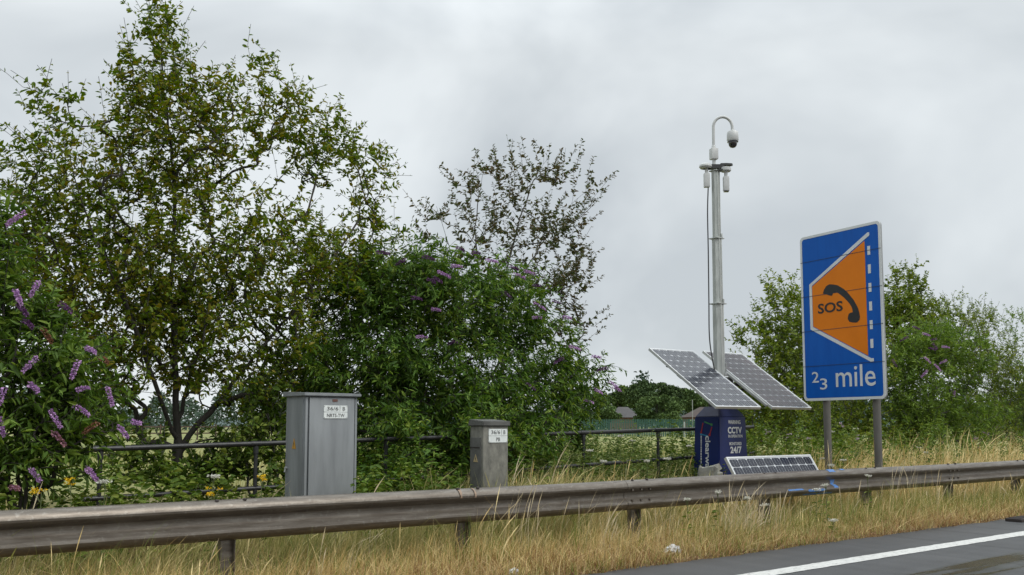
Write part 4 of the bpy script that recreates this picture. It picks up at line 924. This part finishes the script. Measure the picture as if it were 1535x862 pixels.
P = scatter(5000, 12.6, 30, 7.3, 11.5); blades('tall_green_grass', P, H_(len(P), .56, .15), RNG.uniform(.005, .011, len(P)), M['mid_grass'], .35, (.3, -.05), .2, 6)
P = scatter(9000, -2, 8, 7.1, 9.0); blades('left_verge_grass', P, H_(len(P), .38, .11), RNG.uniform(.005, .010, len(P)), M['mid_grass'], .35, (.3, -.05), .35, 6)
P = np.concatenate([scatter(1500, 3.5, 4.9, 7.35, 8.22), scatter(700, 5.7, 6.7, 7.35, 8.12)]); blades('grass_round_cabinets', P, H_(len(P), .40, .10), RNG.uniform(.004, .009, len(P)), M['mid_grass'], .35, (.15, -.05), .15, 6)
P = scatter(90, -1, 8, 7.12, 8.0); P[:70, 0] = RNG.choice([1.25, 1.6, 3.9, 4.2, 6.2], 70)+RNG.normal(0, .12, 70); P[:, 2] = hgt(P[:, 0], P[:, 1])
blades('arching_grass', P, H_(90, .70, .09, .4), RNG.uniform(.004, .007, 90), M['pale_grass'], .25, (.35, -.1), .9, 8, 2.6)
P = scatter(14000, 5, 34, 9.6, 40); blades('meadow_grass', P, H_(len(P), .42, .12), RNG.uniform(.008, .018, len(P)), M['mid_grass'], .4, (.2, 0), .3, 4)
P = scatter(430, -2.5, 6.2, 8.0, 11.0); P = P[~((P[:, 0] > P[:, 1]*.40) & (P[:, 0] < P[:, 1]*.56) & (P[:, 1] < 8.75))];  stems_leaves('nettle_undergrowth', P, H_(len(P), .62, .18, .3), M['weed_leaf'], (.10, .05), 26, .25)
P = scatter(130, 4.6, 8.0, 9.2, 10.6); stems_leaves('dark_undergrowth', P, H_(130, .70, .2, .3), M['dark_leaf'], (.10, .045), 26, .25)
P = scatter(700, 7.4, 13.2, 9.3, 14.0); stems_leaves('pale_weeds', P, H_(700, .80, .16, .25), M['weed_pale'], (.075, .032), 26, .3)
P = scatter(330, 7.6, 12.5, 9.8, 14.5); stems_leaves('green_weeds', P, H_(330, .84, .16, .25), M['weed_leaf'], (.075, .036), 24, .3)
P = np.concatenate([scatter(420, 12.4, 22, 8.6, 12.5), scatter(110, 11.6, 14.0, 8.9, 11.0)]); stems_leaves('right_undergrowth', P, H_(len(P), .95, .2, .3), M['weed_leaf'], (.09, .04), 26, .25)
# fallen leaves and crumbs along the road edge
sN = 700; s = -1+22*RNG.random(sN)**1.4; n = RNG.normal(6.17, .045, sN)
A = RNG.normal(size=(sN, 3)); A[:, 2] = np.abs(A[:, 2])*.2
o = leaves_mesh('fallen_leaves', np.stack([s, n, np.full(sN, .012)+RNG.random(sN)*.012], 1), A, RNG.uniform(.015, .045, sN), RNG.uniform(.012, .03, sN), M['dead_leaf'], None, 3); tag(o, kind='stuff')

# wild flowers, one plant each
def wildflower(name, p, h, kind, label, cat, group):
    p = np.array(p, float); base = np.array([p[0], p[1], float(hgt(p[0], p[1]))])
    root = empty(name, tuple(base), label, cat, group)
    top = p; mid = (base+top)/2+np.array([random.uniform(-.03, .03), 0, 0])
    bm = bmesh.new(); tube(bm, [base, mid, top], [.004, .0035, .003], 5)
    heads = []
    if kind == 'umbel':
        for q in range(7):
            a = random.uniform(0, 6.28); rr = random.uniform(.008, .034); e = top+np.array([rr*math.cos(a), rr*math.sin(a), .02+random.uniform(-.008, .008)]); tube(bm, [top-np.array([0, 0, .04]), e], .0015, 4); heads.append(e)
    elif kind == 'yellow':
        for q in range(5):
            e = top+np.array([random.uniform(-.05, .05), random.uniform(-.05, .05), random.uniform(-.03, .03)]); tube(bm, [top-np.array([0, 0, .08]), e], .0018, 4); heads.append(e)
    else:
        for q in range(4):
            e = top+np.array([random.uniform(-.05, .05), random.uniform(-.05, .05), random.uniform(-.08, .02)]); tube(bm, [top-np.array([0, 0, .12]), e], .0025, 4); heads.append(e)
    build('stem', bm, M['stem_green'], root)
    hs = np.array(heads); per = 16 if kind != 'lilac' else 22
    own = np.repeat(np.arange(len(hs)), per); k = len(own); a = RNG.uniform(0, 6.28, k); rr = (.022 if kind == 'umbel' else .018)*np.sqrt(RNG.random(k))
    pos = hs[own]+np.stack([rr*np.cos(a), rr*np.sin(a), RNG.uniform(-.006, .012, k)], 1)
    A = np.stack([np.cos(a), np.sin(a), RNG.uniform(-.3, 1.4, k)], 1)
    leaves_mesh('flower_head', pos, A, RNG.uniform(.010, .018, k), RNG.uniform(.008, .014, k), {'umbel': M['white_flower'], 'yellow': M['yellow_flower'], 'lilac': M['lilac_flower']}[kind], root, .4)
    pl = base+(top-base)*RNG.uniform(.15, .75, 14)[:, None]; a = RNG.uniform(0, 6.28, 14)
    leaves_mesh('foliage', pl, np.stack([np.cos(a), np.sin(a), RNG.uniform(-.2, .5, 14)], 1), RNG.uniform(.05, .10, 14), RNG.uniform(.015, .03, 14), M['weed_leaf'], root)
    return root
for px, py, n in ((1100, 641, 10.6), (930, 656, 9.9), (885, 678, 9.0), (1000, 690, 8.8), (1032, 671, 9.3), (990, 655, 10.9), (970, 694, 8.3), (905, 694, 8.4), (948, 663, 10.2)):
    wildflower('umbel_flower', at_n(px, py, n), .6, 'umbel', 'white flat-topped umbel flower in the weeds between the bushes and the navy cabinet', 'wildflower', 'white umbels left of the navy cabinet')
for px, py, n in ((1247, 649, 9.8), (1283, 645, 9.4), (1232, 690, 8.6), (1264, 692, 8.3), (1246, 700, 7.9), (1378, 672, 9.6), (1388, 680, 9.0)):
    wildflower('umbel_flower', at_n(px, py, n), .6, 'umbel', 'white flat-topped umbel flower in the grass around the sign posts', 'wildflower', 'white umbels near the sign posts')
for px, py, n in ((1224, 737, 6.85), (1238, 730, 6.8), (1076, 741, 6.8), (1030, 752, 6.8), (1300, 716, 6.85), (1249, 783, 6.4), (1120, 750, 6.8), (1147, 760, 6.7)):
    wildflower('umbel_flower', at_n(px, py, n), .5, 'umbel', 'small white umbel flower in the grass between barrier and road', 'wildflower', 'white umbels in front of the barrier')
for px, py, n, lb in ((1149, 645, 10.4, 'lilac thistle-like flower above the ground solar panel'), (1183, 650, 10.2, 'lilac wildflower midway between the ground solar panel and the sign posts'), (1264, 634, 10.0, 'pale lilac wildflower between the two sign posts'), (1285, 654, 9.6, 'pale pink wildflower just left of the nearer sign post'), (1212, 656, 10.2, 'lilac wildflower just left of the farther sign post')):
    wildflower('lilac_flower', at_n(px, py, n), .8, 'lilac', lb, 'wildflower', 'lilac wildflowers near the sign')
for px, py, n, lb in ((393, 717, 7.7, 'yellow ragwort plant just left of the tall grey cabinet'), (320, 738, 7.6, 'small yellow ragwort between tree trunk and tall cabinet'), (62, 738, 7.6, 'yellow ragwort at the left edge above the barrier'), (106, 724, 7.9, 'yellow ragwort head under the lilac-flowered bush')):
    wildflower('ragwort', at_n(px, py, n), .7, 'yellow', lb, 'wildflower', 'yellow ragwort along the barrier')
for px, py, n, lb in ((320, 718, 7.9, 'white flower above the barrier left of the tall cabinet'), (158, 727, 7.8, 'white flower by the left end of the lower rail')):
    wildflower('umbel_flower', at_n(px, py, n), .7, 'umbel', lb, 'wildflower', 'white flowers left of the tall cabinet')

# litter, iron plate at the road edge
def crumple(name, c, r, label):
    bm = bmesh.new(); bmesh.ops.create_icosphere(bm, subdivisions=3, radius=1)
    for v in bm.verts:
        f = 1+.45*math.sin(v.co.x*7+v.co.y*4)*math.cos(v.co.z*6+v.co.y*5)*random.uniform(.5, 1)
        v.co = Vector((c[0]+v.co.x*r[0]*f, c[1]+v.co.y*r[1]*f, max(.012, c[2]+r[2]*.75+v.co.z*r[2]*f)))
    o = build(name, bm, M['litter'], None, 20); tag(o, label, 'litter', 'scraps of litter along the verge')
p = at_z(1008, 828, .05); crumple('plastic_litter', (p[0], p[1], .04), (.105, .05, .045), 'crumpled white plastic scrap in the grass at the road edge')
p = at_z(770, 859, .05); crumple('plastic_litter', (p[0], p[1], .035), (.05, .035, .03), 'small pale scrap at the bottom of the grass, left of the larger one')
bm = bmesh.new(); p = at_z(1527, 779, .02); box(bm, (p[0]+.15, p[1]-.0, .02), (.62, .22, .05), .008)
for q in range(5): box(bm, (p[0]-.08+q*.115, p[1], .048), (.05, .17, .012), .003)
o = build('drain_grate', bm, M['iron'], None); tag(o, 'dark iron drain cover on the road edge at the far right', 'drain cover')

# ------------------------------------------------------------------ far field: fences, houses, trees
def fence_line(p0, p1): p0, p1 = np.array(p0), np.array(p1); return p0, p1, np.linalg.norm(p1-p0), unit(p1-p0)
a, b = at_Z(560, 655, 108), at_Z(1330, 655, 100); a[2] = b[2] = 0
p0, p1, Ln, dv = fence_line(a, b)
pf = empty('palisade_fence', tuple((p0+p1)/2), 'green steel palisade fence at the far side of the field', 'fence')
ang = math.atan2(dv[1], dv[0]); Rz = Matrix.Rotation(ang, 3, 'Z')
k = int(Ln/.19); bm = bmesh.new()
for q in range(k):
    c = p0+dv*(q+.5)*.19; hh = 2.05
    fr = Frame(c, dv, (0, 0, 1)); poly(bm, fr, [(-.06, .08), (.06, .08), (.06, hh-.1), (0, hh), (-.06, hh-.1)], 0, .012)
build('pale_row', bm, M['palisade'], pf, 0)
for z in (.4, 1.65):
    bm = bmesh.new(); box(bm, (p0+p1)/2+np.array([0, .04, z]), (Ln, .05, .06), 0, Rz); build('rail', bm, M['palisade'], pf)
for q in range(int(Ln/2.75)+1):
    bm = bmesh.new(); c = p0+dv*q*2.75; box(bm, (c[0], c[1]+.08, 1.0), (.10, .06, 2.0), 0, Rz); build('post', bm, M['palisade'], pf)
p = at_Z(1026, 650, 99); bm = bmesh.new(); box(bm, (p[0], p[1], .85), (.12, .12, 1.7), .01); o = build('marker_post', bm, M['palisade_post'], None); tag(o, 'pale post standing before the green palisade fence', 'post')
# brown post and rail fence on the left
a, b = at_Z(-60, 650, 75), at_Z(640, 650, 88); a[2] = b[2] = 0
p0, p1, Ln, dv = fence_line(a, b); ang = math.atan2(dv[1], dv[0]); Rz = Matrix.Rotation(ang, 3, 'Z')
wf = empty('field_fence', tuple((p0+p1)/2), 'brown timber post and rail fence across the field on the left', 'fence')
for z in (.65, 1.2):
    bm = bmesh.new(); box(bm, (p0+p1)/2+np.array([0, 0, z]), (Ln, .06, .11), 0, Rz); build('rail', bm, M['wood_brown'], wf)
for q in range(int(Ln/1.5)+1):
    c = p0+dv*q*1.5; bm = bmesh.new(); box(bm, (c[0], c[1], .7), (.13, .13, 1.4), 0, Rz); build('post', bm, M['wood_brown'], wf)
# bungalows
def bungalow(label, px0, px1, Zd, ez, rz_, roofm, wm, dpt=7., wins=(), chim=None):
    a, b = at_Z(px0, 640, Zd), at_Z(px1, 640, Zd); w = float(np.linalg.norm((b-a)[:2])); c = (a+b)/2
    root = empty('bungalow', (c[0], c[1], 0), label, 'house', 'bungalows beyond the palisade fence')
    fr = Frame((c[0], c[1], 0), _rt, (0, 0, 1))     # n points to the viewer
    bm = bmesh.new(); hexa(bm, [fr.p(-w/2, 0, 0), fr.p(w/2, 0, 0), fr.p(w/2, 0, -dpt), fr.p(-w/2, 0, -dpt), fr.p(-w/2, ez, 0), fr.p(w/2, ez, 0), fr.p(w/2, ez, -dpt), fr.p(-w/2, ez, -dpt)]); build('wall', bm, wm, root, 0)
    bm = bmesh.new(); e = .35; rh = min(2.2, w*.3)
    v = [bm.verts.new(fr.p(*q)) for q in ((-w/2-e, ez-.05, e), (w/2+e, ez-.05, e), (w/2+e, ez-.05, -dpt-e), (-w/2-e, ez-.05, -dpt-e), (-w/2+rh, rz_, -dpt/2), (w/2-rh, rz_, -dpt/2))]
    for f in ((0, 1, 5, 4), (1, 2, 5), (2, 3, 4, 5), (3, 0, 4), (3, 2, 1, 0)): bm.faces.new([v[i] for i in f])
    rf = build('roof', bm, roofm, root, 0)
    for x in wins:
        bm = bmesh.new(); poly(bm, fr, [(x-.7, 1.0), (x+.7, 1.0), (x+.7, 2.15), (x-.7, 2.15)], .01, .06); wi = build('window', bm, M['letter_white'], root, 0)
        bm = bmesh.new(); poly(bm, fr, [(x-.6, 1.1), (x+.6, 1.1), (x+.6, 2.05), (x-.6, 2.05)], .06, .075); build('pane', bm, M['dark_dome'], wi, 0)
    if chim is not None:
        bm = bmesh.new(); box(bm, fr.p(chim, rz_+.2, -dpt/2), (.6, .6, 1.0), .02); build('chimney', bm, M['brick'], rf)
    return root
bungalow('grey-roofed low building half hidden by trees behind the palisade fence', 920, 957, 138, 2.55, 4.1, M['roof_grey'], M['brick'])
bungalow('brown-roofed brick bungalow half hidden behind the navy cabinet', 1036, 1105, 138, 2.6, 4.1, M['roof_brown'], M['brick'], 7., (-2.9, 0, 2.5), None)
p = at_Z(1038.5, 640, 134); bm = bmesh.new(); tube(bm, [(p[0], p[1], 0), (p[0], p[1], 5.0)], .05, 6); o = build('aerial_pole', bm, M['galv'], None); tag(o, 'thin pale pole standing beside the brown-roofed bungalow', 'pole')
# far trees
def far_tree(name, label, Zd, lobes, mat_, k=2600, lf=.55):
    k = int(k*1.9); lf *= .72
    top = min(l[1]-l[3] for l in lobes); cx = np.mean([l[0] for l in lobes])
    b = at_Z(cx, 640, Zd); b[2] = 0
    root = empty(name, tuple(b), label, 'tree', 'trees beyond the field')
    zt = at_Z(cx, top, Zd)[2]
    w = np.array([l[2]*l[3] for l in lobes], float); w /= w.sum(); pts = []; outs = []
    for l, ww in zip(lobes, w):
        m = int(k*ww); sub = max(5, int(12*ww*len(lobes)**.5)); c = at_Z(l[0], l[1], Zd); sc = Zd/F
        dirs = unit(RNG.normal(size=(sub, 3))); ctrs = dirs*RNG.uniform(.45, .85, (sub, 1)); own = RNG.integers(0, sub, m)
        d = unit(RNG.normal(size=(m, 3))); q = ctrs[own]+d*.34*RNG.random(m)[:, None]**.35
        pts.append(c+q[:, :1]*_rt*l[2]*sc+q[:, 1:2]*_f0*l[2]*sc+q[:, 2:]*_u0*l[3]*sc); outs.append(d)
    pos = np.concatenate(pts); d = np.concatenate(outs); keep = pos[:, 2] > .15; pos, d = pos[keep], d[keep]
    leaves_mesh('crown', pos, d+RNG.normal(0, .6, d.shape), RNG.uniform(.6, 1.3, len(pos))*lf, RNG.uniform(.5, 1., len(pos))*lf, mat_, root)
    bm = bmesh.new(); tube(bm, [(b[0], b[1], -.1), (b[0]+.1, b[1], zt*.35), (b[0], b[1]+.1, zt*.75)], [zt*.035, zt*.028, zt*.012], 8)
    for q in range(4):
        a = q*1.6+.4; tube(bm, [(b[0]+.05, b[1], zt*.35), (b[0]+math.cos(a)*zt*.12, b[1]+math.sin(a)*zt*.12, zt*.55), (b[0]+math.cos(a)*zt*.22, b[1]+math.sin(a)*zt*.22, zt*.7)], [zt*.016, zt*.011, zt*.005], 6)
    build('trunk', bm, M['bark'], root)
far_tree('distant_tree', 'rounded mid-green tree behind the palisade fence, foremost of the far trees', 128, [(985, 614, 34, 23), (968, 622, 22, 15), (1005, 622, 22, 15), (985, 600, 20, 10)], M['far_leaf_b'], 3600, .5)
far_tree('distant_tree', 'tall dark tree with the highest crown in the middle of the far wood', 165, [(966, 587, 20, 14), (962, 597, 28, 21), (975, 580, 12, 6)], M['far_leaf_a'], 3000, .6)
far_tree('distant_tree', 'dark broad-topped far tree just left of the leaning solar panel', 170, [(1003, 588, 22, 13), (1015, 595, 20, 15), (995, 600, 28, 20)], M['far_leaf_a'], 3200, .6)
far_tree('distant_tree', 'far tree partly covered by the lower corner of the solar panel', 160, [(1035, 600, 24, 17), (1050, 602, 26, 15), (1022, 602, 20, 17)], M['far_leaf_b'], 3000, .6)
far_tree('distant_tree', 'far hazy-green tree above the grey roof on the left of the wood', 190, [(930, 590, 26, 12), (915, 600, 26, 15), (945, 600, 22, 15)], M['far_leaf_b'], 3200, .65)
far_tree('distant_tree', 'bright small tree in front of the grey roof beside the flowering bush', 118, [(912, 618, 19, 10), (902, 624, 18, 8), (922, 624, 12, 6)], M['far_leaf_c'], 2000, .4)
far_tree('distant_tree', 'far tree seen behind the navy cabinet and mast base', 165, [(1085, 597, 30, 15), (1110, 602, 30, 15), (1070, 612, 28, 14)], M['far_leaf_a'], 3000, .6)
far_tree('distant_tree', 'small bush-like tree standing at the palisade fence left of the bungalow', 112, [(1010, 624, 10, 6), (1005, 630, 10, 6)], M['far_leaf_c'], 700, .3)
far_tree('distant_tree', 'far tree at the left end of the wood behind the dark bush', 185, [(885, 597, 28, 15), (868, 597, 28, 17)], M['far_leaf_b'], 2600, .65)
# the wood on the left and right horizon reads as one mass
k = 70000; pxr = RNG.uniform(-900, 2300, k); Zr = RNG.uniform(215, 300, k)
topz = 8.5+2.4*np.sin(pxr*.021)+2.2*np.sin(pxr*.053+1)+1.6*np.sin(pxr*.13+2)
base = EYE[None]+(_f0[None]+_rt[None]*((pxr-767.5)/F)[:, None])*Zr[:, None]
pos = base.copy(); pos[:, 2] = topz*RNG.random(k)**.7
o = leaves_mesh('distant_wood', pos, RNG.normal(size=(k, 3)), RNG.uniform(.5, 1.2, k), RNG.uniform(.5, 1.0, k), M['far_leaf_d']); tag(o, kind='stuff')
# low wooded hills on the skyline, the bluish air haze mixed into their colour
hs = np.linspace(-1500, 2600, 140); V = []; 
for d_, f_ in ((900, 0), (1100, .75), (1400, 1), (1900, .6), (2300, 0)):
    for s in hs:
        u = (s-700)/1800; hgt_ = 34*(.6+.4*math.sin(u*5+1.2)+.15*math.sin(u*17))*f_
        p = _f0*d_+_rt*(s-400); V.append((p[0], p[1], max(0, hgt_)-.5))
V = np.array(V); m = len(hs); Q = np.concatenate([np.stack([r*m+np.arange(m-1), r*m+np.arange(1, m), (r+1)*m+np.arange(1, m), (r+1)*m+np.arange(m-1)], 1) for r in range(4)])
o = np_mesh('hills', V, Q, mat('hill_wood_hazy', (.075, .105, .10), (.055, .08, .075), .95, 0, .01), None, 60); tag(o, kind='structure')
